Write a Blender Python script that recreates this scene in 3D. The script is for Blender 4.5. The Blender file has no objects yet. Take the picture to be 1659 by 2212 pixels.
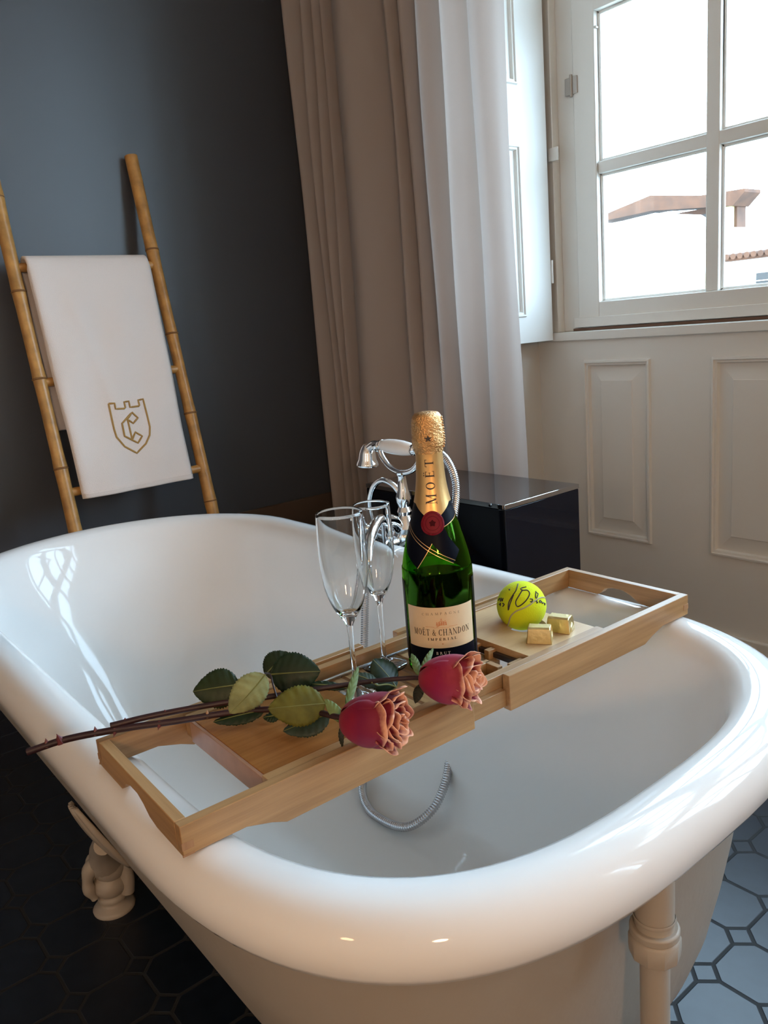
import bpy, bmesh, math, random
from math import sin, cos, pi, radians, sqrt, atan2
from mathutils import Vector, Matrix, Euler
random.seed(7)
sc = bpy.context.scene
col = sc.collection

# ------------------------------------------------------------------ camera
cam_d = bpy.data.cameras.new('camera')
cam_d.sensor_fit = 'VERTICAL'
cam_d.sensor_height = 36.0
cam_d.sensor_width = 27.0
cam_d.lens = 1727.17 / 2212.0 * 36.0
cam_d.clip_start = 0.02
cam_d.clip_end = 200
cam = bpy.data.objects.new('camera', cam_d)
col.objects.link(cam)
R_ = Vector((0.62831532, 0.77368063, -0.0814748))
U_ = Vector((-0.12245965, 0.20178346, 0.97174434))
F_ = Vector((-0.76826004, 0.60058449, -0.2215283))
cam.matrix_world = Matrix(((R_.x, U_.x, -F_.x, 0), (R_.y, U_.y, -F_.y, 0), (R_.z, U_.z, -F_.z, 1.0), (0, 0, 0, 1)))
sc.camera = cam

# ------------------------------------------------------------------ world, lamps, exposure
sc.view_settings.view_transform = 'Standard'
sc.view_settings.look = 'None'
sc.view_settings.gamma = 1
sc.view_settings.use_curve_mapping = False
sc.view_settings.exposure = 0.0
SKY = 19.0
world = bpy.data.worlds.new('sky')
sc.world = world
world.use_nodes = True
wn = world.node_tree
wn.nodes.clear()
wo = wn.nodes.new('ShaderNodeOutputWorld')
wb = wn.nodes.new('ShaderNodeBackground')
wb.inputs[0].default_value = (0.56, 0.78, 1.0, 1)
wb.inputs[1].default_value = SKY
wn.links.new(wb.outputs[0], wo.inputs[0])

def area(name, loc, size, sizey, rot, power, color, portal=False):
    l = bpy.data.lights.new(name, 'AREA')
    l.shape = 'RECTANGLE'; l.size = size; l.size_y = sizey
    l.energy = power; l.color = color
    if portal:
        l.cycles.is_portal = True
    o = bpy.data.objects.new(name, l)
    o.location = loc; o.rotation_euler = rot
    col.objects.link(o)
    return o
area('window_portal', (-0.30, 2.42, 1.76), 2.96, 1.72, (radians(-90), 0, 0), 1, (1, 1, 1), True)
area('window_portal', (2.05, 2.42, 1.76), 1.25, 1.72, (radians(-90), 0, 0), 1, (1, 1, 1), True)  # portal for the added window further right
WARM = (1.0, 0.60, 0.32)
WARM_W = 60.0
LAMP = Vector((1.30, -0.75, 1.35))
WARM2_W = 16.0
LAMP2 = Vector((0.25, -1.55, 1.40))
try:
    sc.cycles.use_denoising = True
    sc.cycles.max_bounces = 14
    sc.cycles.transmission_bounces = 14
    sc.cycles.transparent_max_bounces = 16
    sc.cycles.diffuse_bounces = 8
    sc.cycles.glossy_bounces = 5
    sc.cycles.caustics_reflective = False
    sc.cycles.caustics_refractive = True
    sc.cycles.blur_glossy = 0.6
    sc.cycles.sample_clamp_indirect = 0
except Exception:
    pass

# ------------------------------------------------------------------ helpers
class MB:
    def __init__(s):
        s.v = []; s.f = []; s.m = []
    def add(s, vs, fs, mat=0):
        n = len(s.v)
        s.v += [tuple(v) for v in vs]
        s.f += [tuple(i + n for i in f) for f in fs]
        s.m += [mat] * len(fs)
        return s
    def box(s, x0, x1, y0, y1, z0, z1, mat=0):
        v = [(x0, y0, z0), (x1, y0, z0), (x1, y1, z0), (x0, y1, z0), (x0, y0, z1), (x1, y0, z1), (x1, y1, z1), (x0, y1, z1)]
        f = [(3, 2, 1, 0), (4, 5, 6, 7), (0, 1, 5, 4), (1, 2, 6, 5), (2, 3, 7, 6), (3, 0, 4, 7)]
        return s.add(v, f, mat)
    def prism(s, poly, axis, a0, a1, mat=0):
        """poly: 2D points in the plane of the other two axes (kept in x,y,z order)"""
        def P(p, a):
            if axis == 0: return (a, p[0], p[1])
            if axis == 1: return (p[0], a, p[1])
            return (p[0], p[1], a)
        n = len(poly)
        v = [P(p, a0) for p in poly] + [P(p, a1) for p in poly]
        f = [tuple(range(n - 1, -1, -1)), tuple(range(n, 2 * n))]
        f += [(i, (i + 1) % n, n + (i + 1) % n, n + i) for i in range(n)]
        return s.add(v, f, mat)
    def lathe(s, prof, c=(0, 0, 0), n=32, mat=0, axis=None, cap=True):
        """prof: (r, h) list; axis: direction vector (default z)"""
        ax = Vector(axis).normalized() if axis is not None else Vector((0, 0, 1))
        t = Vector((1, 0, 0)) if abs(ax.x) < 0.9 else Vector((0, 1, 0))
        e1 = (t - ax * t.dot(ax)).normalized(); e2 = ax.cross(e1)
        c = Vector(c); v = []; f = []
        for r, h in prof:
            for i in range(n):
                a = 2 * pi * i / n
                v.append(c + ax * h + e1 * (r * cos(a)) + e2 * (r * sin(a)))
        for k in range(len(prof) - 1):
            for i in range(n):
                j = (i + 1) % n
                f.append((k * n + i, k * n + j, (k + 1) * n + j, (k + 1) * n + i))
        if cap:
            if prof[0][0] > 1e-6: f.append(tuple(range(n - 1, -1, -1)))
            if prof[-1][0] > 1e-6: f.append(tuple((len(prof) - 1) * n + i for i in range(n)))
        return s.add(v, f, mat)
    def tube(s, pts, r, n=12, mat=0, cap=True, closed=False):
        pts = [Vector(p) for p in pts]
        rr = r if isinstance(r, (list, tuple)) else [r] * len(pts)
        m = len(pts); v = []; f = []
        up = None
        for i, p in enumerate(pts):
            if closed:
                d = pts[(i + 1) % m] - pts[i - 1]
            else:
                d = pts[min(i + 1, m - 1)] - pts[max(i - 1, 0)]
            d.normalize()
            if up is None:
                up = Vector((0, 0, 1)) if abs(d.z) < 0.9 else Vector((0, 1, 0))
            e1 = (up - d * up.dot(d)).normalized(); e2 = d.cross(e1); up = e1
            for k in range(n):
                a = 2 * pi * k / n
                v.append(p + e1 * (rr[i] * cos(a)) + e2 * (rr[i] * sin(a)))
        for i in range(m if closed else m - 1):
            i2 = (i + 1) % m
            for k in range(n):
                j = (k + 1) % n
                f.append((i * n + k, i * n + j, i2 * n + j, i2 * n + k))
        if cap and not closed:
            f.append(tuple(range(n - 1, -1, -1))); f.append(tuple((m - 1) * n + k for k in range(n)))
        return s.add(v, f, mat)
    def grid(s, rows, mat=0, closeu=False):
        """rows: list of lists of points"""
        n = len(rows[0]); v = [p for r in rows for p in r]; f = []
        for i in range(len(rows) - 1):
            for j in range(n if closeu else n - 1):
                k = (j + 1) % n
                f.append((i * n + j, i * n + k, (i + 1) * n + k, (i + 1) * n + j))
        return s.add(v, f, mat)
    def sphere(s, c, r, n=24, sx=1, sy=1, sz=1, mat=0):
        prof = [(sin(pi * i / (n // 2)) * r, -cos(pi * i / (n // 2)) * r) for i in range(n // 2 + 1)]
        prof[0] = (1e-5, -r); prof[-1] = (1e-5, r)
        b = MB().lathe(prof, (0, 0, 0), n)
        return s.add([(x * sx + c[0], y * sy + c[1], z * sz + c[2]) for x, y, z in b.v], b.f, mat)

def rootof(o):
    while o.parent is not None: o = o.parent
    return o
def build(name, mb, mat, parent=None, local=False, sharp=35, bevel=0.0, weld=True, subsurf=0, solid=0):
    me = bpy.data.meshes.new(name)
    off = Vector((0, 0, 0))
    if parent is not None and not local:
        off = rootof(parent).location
    me.from_pydata([tuple(Vector(v) - off) for v in mb.v], [], mb.f)
    mats = mat if isinstance(mat, (list, tuple)) else [mat]
    for m in mats: me.materials.append(m)
    if len(mats) > 1:
        for p, mi in zip(me.polygons, mb.m): p.material_index = mi
    bm = bmesh.new(); bm.from_mesh(me)
    if weld: bmesh.ops.remove_doubles(bm, verts=bm.verts, dist=1e-6)
    bmesh.ops.recalc_face_normals(bm, faces=bm.faces)
    bm.to_mesh(me); bm.free()
    for p in me.polygons: p.use_smooth = True
    if sharp is not None:
        me.set_sharp_from_angle(angle=radians(sharp))
    me.update()
    o = bpy.data.objects.new(name, me); col.objects.link(o)
    if parent is not None: o.parent = parent
    if bevel > 0:
        b = o.modifiers.new('bevel', 'BEVEL'); b.width = bevel; b.segments = 2; b.limit_method = 'ANGLE'; b.angle_limit = radians(40); b.harden_normals = False
    if solid:
        b = o.modifiers.new('solid', 'SOLIDIFY'); b.thickness = solid; b.offset = 0
    if subsurf:
        b = o.modifiers.new('sub', 'SUBSURF'); b.levels = subsurf; b.render_levels = subsurf
    return o
def tag(o, label, cat, group=None):
    o['label'] = label; o['category'] = cat
    if group: o['group'] = group
    return o
def thing(name, label, cat, loc=(0, 0, 0), rz=0, group=None):
    o = bpy.data.objects.new(name, None); col.objects.link(o)
    o.empty_display_size = 0.05
    o.location = loc; o.rotation_euler = (0, 0, rz)
    return tag(o, label, cat, group)
def struct(name, mb, mat, **k):
    o = build(name, mb, mat, **k)
    if k.get('parent') is None: o['kind'] = 'structure'
    return o
def catmull(pts, seg=8):
    P = [Vector(p) for p in pts]
    P = [P[0] * 2 - P[1]] + P + [P[-1] * 2 - P[-2]]
    out = []
    for i in range(1, len(P) - 2):
        for k in range(seg):
            t = k / seg
            a, b, c, d = P[i - 1], P[i], P[i + 1], P[i + 2]
            out.append(0.5 * ((2 * b) + (c - a) * t + (2 * a - 5 * b + 4 * c - d) * t * t + (3 * b - 3 * c + d - a) * t ** 3))
    out.append(P[-2]); return out

# ------------------------------------------------------------------ materials
def new_mat(name):
    m = bpy.data.materials.new(name); m.use_nodes = True
    nt = m.node_tree; bs = nt.nodes['Principled BSDF']
    return m, nt, bs
def simple(name, colr, rough=0.5, metal=0.0, noise=0.0, nscale=8.0, bump=0.0, bscale=200.0, coat=0.0, sheen=0.0, spec=0.5, trans=0.0, ior=1.5):
    m, nt, bs = new_mat(name)
    bs.inputs['Base Color'].default_value = (*colr, 1)
    bs.inputs['Roughness'].default_value = rough
    bs.inputs['Metallic'].default_value = metal
    bs.inputs['Coat Weight'].default_value = coat
    bs.inputs['Coat Roughness'].default_value = 0.03
    bs.inputs['Sheen Weight'].default_value = sheen
    bs.inputs['Specular IOR Level'].default_value = spec
    bs.inputs['Transmission Weight'].default_value = trans
    bs.inputs['IOR'].default_value = ior
    tc = nt.nodes.new('ShaderNodeTexCoord')
    if noise > 0:
        n = nt.nodes.new('ShaderNodeTexNoise'); n.inputs['Scale'].default_value = nscale; n.inputs['Detail'].default_value = 4
        r = nt.nodes.new('ShaderNodeValToRGB')
        r.color_ramp.elements[0].position = 0.3; r.color_ramp.elements[1].position = 0.7
        r.color_ramp.elements[0].color = (*[c * (1 - noise) for c in colr], 1)
        r.color_ramp.elements[1].color = (*[min(1, c * (1 + noise)) for c in colr], 1)
        nt.links.new(tc.outputs['Object'], n.inputs['Vector']); nt.links.new(n.outputs['Fac'], r.inputs[0]); nt.links.new(r.outputs[0], bs.inputs['Base Color'])
    if bump > 0:
        n2 = nt.nodes.new('ShaderNodeTexNoise'); n2.inputs['Scale'].default_value = bscale; n2.inputs['Detail'].default_value = 3
        b = nt.nodes.new('ShaderNodeBump'); b.inputs['Strength'].default_value = bump; b.inputs['Distance'].default_value = 0.002
        nt.links.new(tc.outputs['Object'], n2.inputs['Vector']); nt.links.new(n2.outputs['Fac'], b.inputs['Height']); nt.links.new(b.outputs[0], bs.inputs['Normal'])
    return m
def bamboo(name, axis, light=(0.55, 0.33, 0.15), dark=(0.36, 0.19, 0.075), scale=1.0, rough=0.42):
    m, nt, bs = new_mat(name)
    tc = nt.nodes.new('ShaderNodeTexCoord'); mp = nt.nodes.new('ShaderNodeMapping')
    s = [130 * scale, 130 * scale, 130 * scale]; s[axis] = 5 * scale
    mp.inputs['Scale'].default_value = s
    n = nt.nodes.new('ShaderNodeTexNoise'); n.inputs['Scale'].default_value = 1; n.inputs['Detail'].default_value = 5; n.inputs['Roughness'].default_value = 0.6
    s2 = [18 * scale] * 3; s2[axis] = 3 * scale
    mp2 = nt.nodes.new('ShaderNodeMapping'); mp2.inputs['Scale'].default_value = s2
    n2 = nt.nodes.new('ShaderNodeTexNoise'); n2.inputs['Scale'].default_value = 1; n2.inputs['Detail'].default_value = 2
    r = nt.nodes.new('ShaderNodeValToRGB'); r.color_ramp.elements[0].position = 0.34; r.color_ramp.elements[1].position = 0.64
    r.color_ramp.elements[0].color = (*dark, 1); r.color_ramp.elements[1].color = (*light, 1)
    mx = nt.nodes.new('ShaderNodeMath'); mx.operation = 'MULTIPLY_ADD'; mx.inputs[1].default_value = 0.55
    ad = nt.nodes.new('ShaderNodeMath'); ad.operation = 'MULTIPLY'; ad.inputs[1].default_value = 0.45
    nt.links.new(tc.outputs['Object'], mp.inputs[0]); nt.links.new(mp.outputs[0], n.inputs['Vector'])
    nt.links.new(tc.outputs['Object'], mp2.inputs[0]); nt.links.new(mp2.outputs[0], n2.inputs['Vector'])
    nt.links.new(n2.outputs['Fac'], ad.inputs[0]); nt.links.new(n.outputs['Fac'], mx.inputs[0]); nt.links.new(ad.outputs[0], mx.inputs[2])
    nt.links.new(mx.outputs[0], r.inputs[0]); nt.links.new(r.outputs[0], bs.inputs['Base Color'])
    bs.inputs['Roughness'].default_value = rough
    b = nt.nodes.new('ShaderNodeBump'); b.inputs['Strength'].default_value = 0.12; b.inputs['Distance'].default_value = 0.001
    nt.links.new(n.outputs['Fac'], b.inputs['Height']); nt.links.new(b.outputs[0], bs.inputs['Normal'])
    return m
def emis(name, colr, st):
    m = bpy.data.materials.new(name); m.use_nodes = True; nt = m.node_tree; nt.nodes.clear()
    o = nt.nodes.new('ShaderNodeOutputMaterial'); e = nt.nodes.new('ShaderNodeEmission')
    e.inputs[0].default_value = (*colr, 1); e.inputs[1].default_value = st
    nt.links.new(e.outputs[0], o.inputs[0]); return m

M = {}
M['navy'] = simple('navy_wall_paint', (0.044, 0.053, 0.070), 0.45, bump=0.02, bscale=300, spec=1.0)
M['brown_skirt'] = simple('brown_skirting_paint', (0.085, 0.06, 0.045), 0.5, noise=0.05)
M['white_wood'] = simple('white_joinery_paint', (0.69, 0.68, 0.645), 0.4, bump=0.06, bscale=60)
M['wall_white'] = simple('white_wall_paint', (0.62, 0.59, 0.54), 0.7, bump=0.05, bscale=80)
M['cream_wall'] = simple('cream_wall_paint', (0.74, 0.62, 0.50), 0.8)
M['ceiling'] = simple('ceiling_paint', (0.72, 0.70, 0.66), 0.8)
M['enamel'] = simple('white_enamel', (0.77, 0.76, 0.745), 0.05, spec=0.30)
M['tub_paint'] = simple('beige_tub_paint', (0.37, 0.33, 0.28), 0.5, noise=0.03, nscale=6, bump=0.35, bscale=45)
M['chrome'] = simple('chrome', (0.86, 0.87, 0.88), 0.06, metal=1.0)
M['steel'] = simple('brushed_steel', (0.55, 0.56, 0.58), 0.25, metal=1.0)
M['dark_metal'] = simple('dark_bronze_metal', (0.06, 0.05, 0.05), 0.35, metal=0.7)
M['glass_black'] = simple('black_glass_top', (0.006, 0.009, 0.015), 0.02, ior=5.5, spec=0.5)
M['porcelain'] = simple('white_porcelain', (0.88, 0.84, 0.80), 0.25)
M['black_gloss'] = simple('black_gloss_acrylic', (0.004, 0.006, 0.012), 0.04, spec=0.28)
M['bam_y'] = bamboo('bamboo_grain_along_y', 1, (0.44, 0.26, 0.115), (0.25, 0.132, 0.052))
M['bam_x'] = bamboo('bamboo_grain_along_x', 0, (0.44, 0.26, 0.115), (0.25, 0.132, 0.052))
M['bam_z'] = bamboo('bamboo_end_grain', 2, (0.40, 0.22, 0.11), (0.26, 0.13, 0.06))
M['bam_orange'] = bamboo('bamboo_panel_orange', 1, (0.40, 0.175, 0.050), (0.22, 0.082, 0.022), 0.8, 0.25)
M['bam_pale'] = bamboo('bamboo_panel_pale', 1, (0.62, 0.42, 0.22), (0.48, 0.29, 0.14), 0.7, 0.35)
M['gold_foil'] = simple('gold_foil', (0.72, 0.44, 0.17), 0.34, metal=0.75, bump=0.06, bscale=400)
M['gold_crumple'] = simple('crumpled_gold_foil', (0.72, 0.40, 0.16), 0.30, metal=0.9, bump=0.9, bscale=520)
M['gold_wrap'] = simple('gold_chocolate_wrapper', (0.72, 0.58, 0.28), 0.3, metal=0.85, bump=0.25, bscale=160)
M['gold_line'] = simple('gold_print', (0.75, 0.45, 0.2), 0.3, metal=0.7)
M['label_cream'] = simple('cream_paper_label', (0.72, 0.56, 0.36), 0.5, noise=0.03, nscale=60)
M['label_black'] = simple('black_paper_label', (0.0025, 0.0035, 0.009), 0.40, spec=0.07)
M['seal_red'] = simple('red_wax_seal', (0.17, 0.002, 0.013), 0.5, spec=0.2)
M['seal_dark'] = simple('dark_red_print', (0.05, 0.001, 0.006), 0.6, spec=0.1)
M['ink'] = simple('dark_ink', (0.02, 0.014, 0.014), 0.5)
M['ink_grey'] = simple('grey_ink', (0.22, 0.16, 0.11), 0.5)
M['ink_orange'] = simple('orange_ink', (0.62, 0.27, 0.13), 0.5)
M['ink_white'] = simple('pale_ink', (0.62, 0.58, 0.5), 0.5)
M['towel'] = simple('white_terry_towel', (0.84, 0.77, 0.73), 0.95, bump=0.5, bscale=500, sheen=0.3)
M['thread'] = simple('gold_thread', (0.42, 0.25, 0.07), 0.55, bump=0.3, bscale=900)
M['bamboo_pole'] = simple('bamboo_pole', (0.50, 0.26, 0.075), 0.35, noise=0.25, nscale=30, bump=0.1, bscale=60)
M['bamboo_node'] = simple('bamboo_node', (0.25, 0.12, 0.04), 0.5)
M['stem'] = simple('rose_stem', (0.026, 0.007, 0.009), 0.45, noise=0.3, nscale=60)
M['stem_green'] = simple('green_rose_stem', (0.14, 0.15, 0.04), 0.45, noise=0.2, nscale=60)
M['thorn'] = simple('thorn', (0.10, 0.012, 0.015), 0.45)
M['thorn_pale'] = simple('pale_thorn', (0.35, 0.2, 0.1), 0.5)
M['brass_hinge'] = simple('painted_hinge_metal', (0.42, 0.38, 0.34), 0.4, metal=0.5)
M['gap'] = simple('dark_gap_seal', (0.14, 0.08, 0.055), 0.8)
M['grass_far'] = simple('far_street', (0.35, 0.32, 0.28), 0.9)

# curtain cloth: some light passes through it
def cloth(name, c, tr):
    m, nt, bs = new_mat(name)
    bs.inputs['Base Color'].default_value = (*c, 1); bs.inputs['Roughness'].default_value = 0.9; bs.inputs['Sheen Weight'].default_value = 0.15
    t = nt.nodes.new('ShaderNodeBsdfTranslucent'); t.inputs[0].default_value = (*[min(1, x * 1.05) for x in c], 1)
    mx = nt.nodes.new('ShaderNodeMixShader'); mx.inputs[0].default_value = tr
    out = nt.nodes['Material Output']
    nt.links.new(bs.outputs[0], mx.inputs[1]); nt.links.new(t.outputs[0], mx.inputs[2]); nt.links.new(mx.outputs[0], out.inputs[0])
    tc = nt.nodes.new('ShaderNodeTexCoord'); n = nt.nodes.new('ShaderNodeTexNoise'); n.inputs['Scale'].default_value = 400
    b = nt.nodes.new('ShaderNodeBump'); b.inputs['Strength'].default_value = 0.15; b.inputs['Distance'].default_value = 0.001
    nt.links.new(tc.outputs['Object'], n.inputs['Vector']); nt.links.new(n.outputs['Fac'], b.inputs['Height']); nt.links.new(b.outputs[0], bs.inputs['Normal'])
    return m
M['curtain'] = cloth('mauve_beige_curtain_cloth', (0.50, 0.43, 0.39), 0.38)

# window glass: thin pane
def pane_mat():
    m = bpy.data.materials.new('window_glass'); m.use_nodes = True; nt = m.node_tree; nt.nodes.clear()
    o = nt.nodes.new('ShaderNodeOutputMaterial'); mx = nt.nodes.new('ShaderNodeMixShader')
    t = nt.nodes.new('ShaderNodeBsdfTransparent'); t.inputs[0].default_value = (0.97, 0.985, 0.98, 1)
    g = nt.nodes.new('ShaderNodeBsdfGlossy'); g.inputs['Roughness'].default_value = 0.0
    ge = nt.nodes.new('ShaderNodeNewGeometry'); dp = nt.nodes.new('ShaderNodeVectorMath'); dp.operation = 'DOT_PRODUCT'
    nt.links.new(ge.outputs['Incoming'], dp.inputs[0]); nt.links.new(ge.outputs['Normal'], dp.inputs[1])
    ab = nt.nodes.new('ShaderNodeMath'); ab.operation = 'ABSOLUTE'; nt.links.new(dp.outputs['Value'], ab.inputs[0])
    su = nt.nodes.new('ShaderNodeMath'); su.operation = 'SUBTRACT'; su.inputs[0].default_value = 1.0; nt.links.new(ab.outputs[0], su.inputs[1])
    pw = nt.nodes.new('ShaderNodeMath'); pw.operation = 'POWER'; pw.inputs[1].default_value = 5.0; nt.links.new(su.outputs[0], pw.inputs[0])
    ma = nt.nodes.new('ShaderNodeMath'); ma.operation = 'MULTIPLY_ADD'; ma.inputs[1].default_value = 0.95; ma.inputs[2].default_value = 0.04; nt.links.new(pw.outputs[0], ma.inputs[0])
    nt.links.new(ma.outputs[0], mx.inputs[0]); nt.links.new(t.outputs[0], mx.inputs[1]); nt.links.new(g.outputs[0], mx.inputs[2]); nt.links.new(mx.outputs[0], o.inputs[0])
    return m
M['pane'] = pane_mat()
def glass(name, c, rough=0.0, ior=1.48):
    m = bpy.data.materials.new(name); m.use_nodes = True; nt = m.node_tree; nt.nodes.clear()
    o = nt.nodes.new('ShaderNodeOutputMaterial'); g = nt.nodes.new('ShaderNodeBsdfGlass')
    g.inputs['Color'].default_value = (*c, 1); g.inputs['Roughness'].default_value = rough; g.inputs['IOR'].default_value = ior
    nt.links.new(g.outputs[0], o.inputs[0]); return m
M['clear_glass'] = glass('clear_glass', (0.985, 0.99, 0.99))
M['green_glass'] = glass('green_bottle_glass', (0.30, 0.62, 0.10), 0.0, 1.5)

# octagon and dot floor tiles
def tile_mat():
    m, nt, bs = new_mat('navy_octagon_tiles')
    L = nt.links
    def math_(op, a=None, b=None, c=None):
        n = nt.nodes.new('ShaderNodeMath'); n.operation = op
        for i, x in enumerate((a, b, c)):
            if x is None: continue
            if isinstance(x, (int, float)): n.inputs[i].default_value = x
            else: L.new(x, n.inputs[i])
        return n.outputs[0]
    geo = nt.nodes.new('ShaderNodeNewGeometry'); sep = nt.nodes.new('ShaderNodeSeparateXYZ'); L.new(geo.outputs['Position'], sep.inputs[0])
    P = 0.1075
    def cell(s, off):
        a = math_('DIVIDE', math_('SUBTRACT', s, off), P)
        fl = math_('FLOOR', a)
        return math_('ABSOLUTE', math_('SUBTRACT', math_('SUBTRACT', a, fl), 0.5)), fl
    fx, ix = cell(sep.outputs[0], -0.5475 - 0.0); fy, iy = cell(sep.outputs[1], 0.9765)
    # dots sit at the cell corners
    D = 0.225
    s = math_('ADD', fx, fy)
    d1 = math_('MINIMUM', math_('SUBTRACT', 0.5, fx), math_('SUBTRACT', 0.5, fy))
    d2s = math_('DIVIDE', math_('SUBTRACT', s, 1 - D), 1.4142)
    d2 = math_('ABSOLUTE', d2s)
    indot = math_('GREATER_THAN', s, 1 - D)
    da = math_('MINIMUM', d1, d2)
    dist = math_('ADD', math_('MULTIPLY', indot, d2), math_('MULTIPLY', math_('SUBTRACT', 1.0, indot), da))
    mr = nt.nodes.new('ShaderNodeMapRange'); mr.inputs['From Min'].default_value = 0.020; mr.inputs['From Max'].default_value = 0.034
    L.new(dist, mr.inputs['Value'])
    n = nt.nodes.new('ShaderNodeTexNoise'); n.inputs['Scale'].default_value = 30; L.new(geo.outputs['Position'], n.inputs['Vector'])
    r = nt.nodes.new('ShaderNodeValToRGB'); r.color_ramp.elements[0].color = (0.004, 0.0085, 0.0175, 1); r.color_ramp.elements[1].color = (0.008, 0.014, 0.026, 1)
    r.color_ramp.elements[0].position = 0.3; r.color_ramp.elements[1].position = 0.7
    L.new(n.outputs['Fac'], r.inputs[0])
    mx = nt.nodes.new('ShaderNodeMix'); mx.data_type = 'RGBA'
    L.new(mr.outputs[0], mx.inputs['Factor'])
    mx.inputs['A'].default_value = (0.014, 0.017, 0.020, 1); L.new(r.outputs[0], mx.inputs['B'])
    L.new(mx.outputs['Result'], bs.inputs['Base Color'])
    rr = nt.nodes.new('ShaderNodeMapRange'); rr.inputs['To Min'].default_value = 0.8; rr.inputs['To Max'].default_value = 0.36
    L.new(mr.outputs[0], rr.inputs['Value']); L.new(rr.outputs[0], bs.inputs['Roughness'])
    b = nt.nodes.new('ShaderNodeBump'); b.inputs['Strength'].default_value = 0.5; b.inputs['Distance'].default_value = 0.002
    L.new(mr.outputs[0], b.inputs['Height']); L.new(b.outputs[0], bs.inputs['Normal'])
    return m
M['tiles'] = tile_mat()

# ------------------------------------------------------------------ room shell
XL, XR, YB, YI, YP, H = -2.46, 3.0, -2.6, 1.80, 2.10, 3.1
WX0, WX1 = -1.78, 1.18           # window recess
struct('floor', MB().box(XL - 0.2, XR + 0.2, YB - 0.2, YP + 0.05, -0.08, 0.0), M['tiles'])
struct('ceiling', MB().box(XL - 0.2, XR + 0.2, YB - 0.2, YP + 0.35, H, H + 0.1), M['ceiling'])
struct('wall_left', MB().box(XL - 0.15, XL, YB - 0.15, YP + 0.35, 0, H), M['navy'])
struct('wall_front', MB().box(XL, XR, YB - 0.15, YB, 0, H), M['cream_wall'])
struct('wall_right', MB().box(XR, XR + 0.15, YB - 0.15, YP + 0.35, 0, H), M['cream_wall'])
w = MB()
w.box(XL, WX0, YI, YP + 0.3, 0, H)
w.box(WX1, 1.45, YI, YP + 0.3, 0, H)
w.box(1.45, 2.65, YI, YP + 0.3, 0, 0.92); w.box(1.45, 2.65, YI, YP + 0.3, 2.62, H)
w.box(2.65, XR, YI, YP + 0.3, 0, H)
w.box(WX0, WX1, YI, YP + 0.3, 2.62, H)
struct('wall_back', w, M['wall_white'])
struct('baseboard_left', MB().box(XL, XL + 0.015, YB, YI - 0.005, 0.0, 0.422), M['brown_skirt'], bevel=0.003)

# panelled apron under the window
def raised_panel(mb, x0, x1, z0, z1, y):
    """moulding and raised field on a wall facing -y whose face is at y"""
    def ring(i, yy): return [(x0 + i, yy, z0 + i), (x1 - i, yy, z0 + i), (x1 - i, yy, z1 - i), (x0 + i, yy, z1 - i)]
    prof = [(0.0, y), (0.003, y - 0.008), (0.008, y - 0.009), (0.010, y - 0.004), (0.016, y - 0.003), (0.019, y + 0.008), (0.024, y + 0.008), (0.062, y - 0.002), (0.064, y - 0.004)]
    rings = [ring(i, yy) for i, yy in prof]
    v = [p for r in rings for p in r]; f = []
    for k in range(len(rings) - 1):
        for i in range(4):
            j = (i + 1) % 4
            f.append((k * 4 + i, k * 4 + j, (k + 1) * 4 + j, (k + 1) * 4 + i))
    n = (len(rings) - 1) * 4
    f.append((n, n + 1, n + 2, n + 3))
    mb.add(v, f)
ap = MB()
panels = [(-1.600, -1.362, 0.290, 0.855), (-1.172, -0.300, 0.290, 0.855), (-0.110, 1.000, 0.290, 0.855)]
xs = [WX0, -1.600, -1.362, -1.172, -0.300, -0.110, 1.000, WX1]
zs = [0.0, 0.290, 0.855, 0.917]
for i in range(7):
    for k in range(3):
        if k == 1 and i in (1, 3, 5): continue
        ap.add([(xs[i], YP, zs[k]), (xs[i + 1], YP, zs[k]), (xs[i + 1], YP, zs[k + 1]), (xs[i], YP, zs[k + 1])], [(0, 1, 2, 3)])
for p in panels: raised_panel(ap, *p, YP)
ap.box(WX0, WX1, YP + 0.012, YP + 0.26, 0, 0.90)
struct('wall_window_apron', ap, M['white_wood'], sharp=20)
struct('trim_1', MB().box(WX0, WX1, YP - 0.014, YP, 0, 0.06), M['white_wood'], bevel=0.004)
# sill strip and the seam line under the casements
struct('trim_2', MB().box(WX0, WX1, YP - 0.012, YP + 0.075, 0.917, 0.945), M['white_wood'], bevel=0.003)
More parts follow.
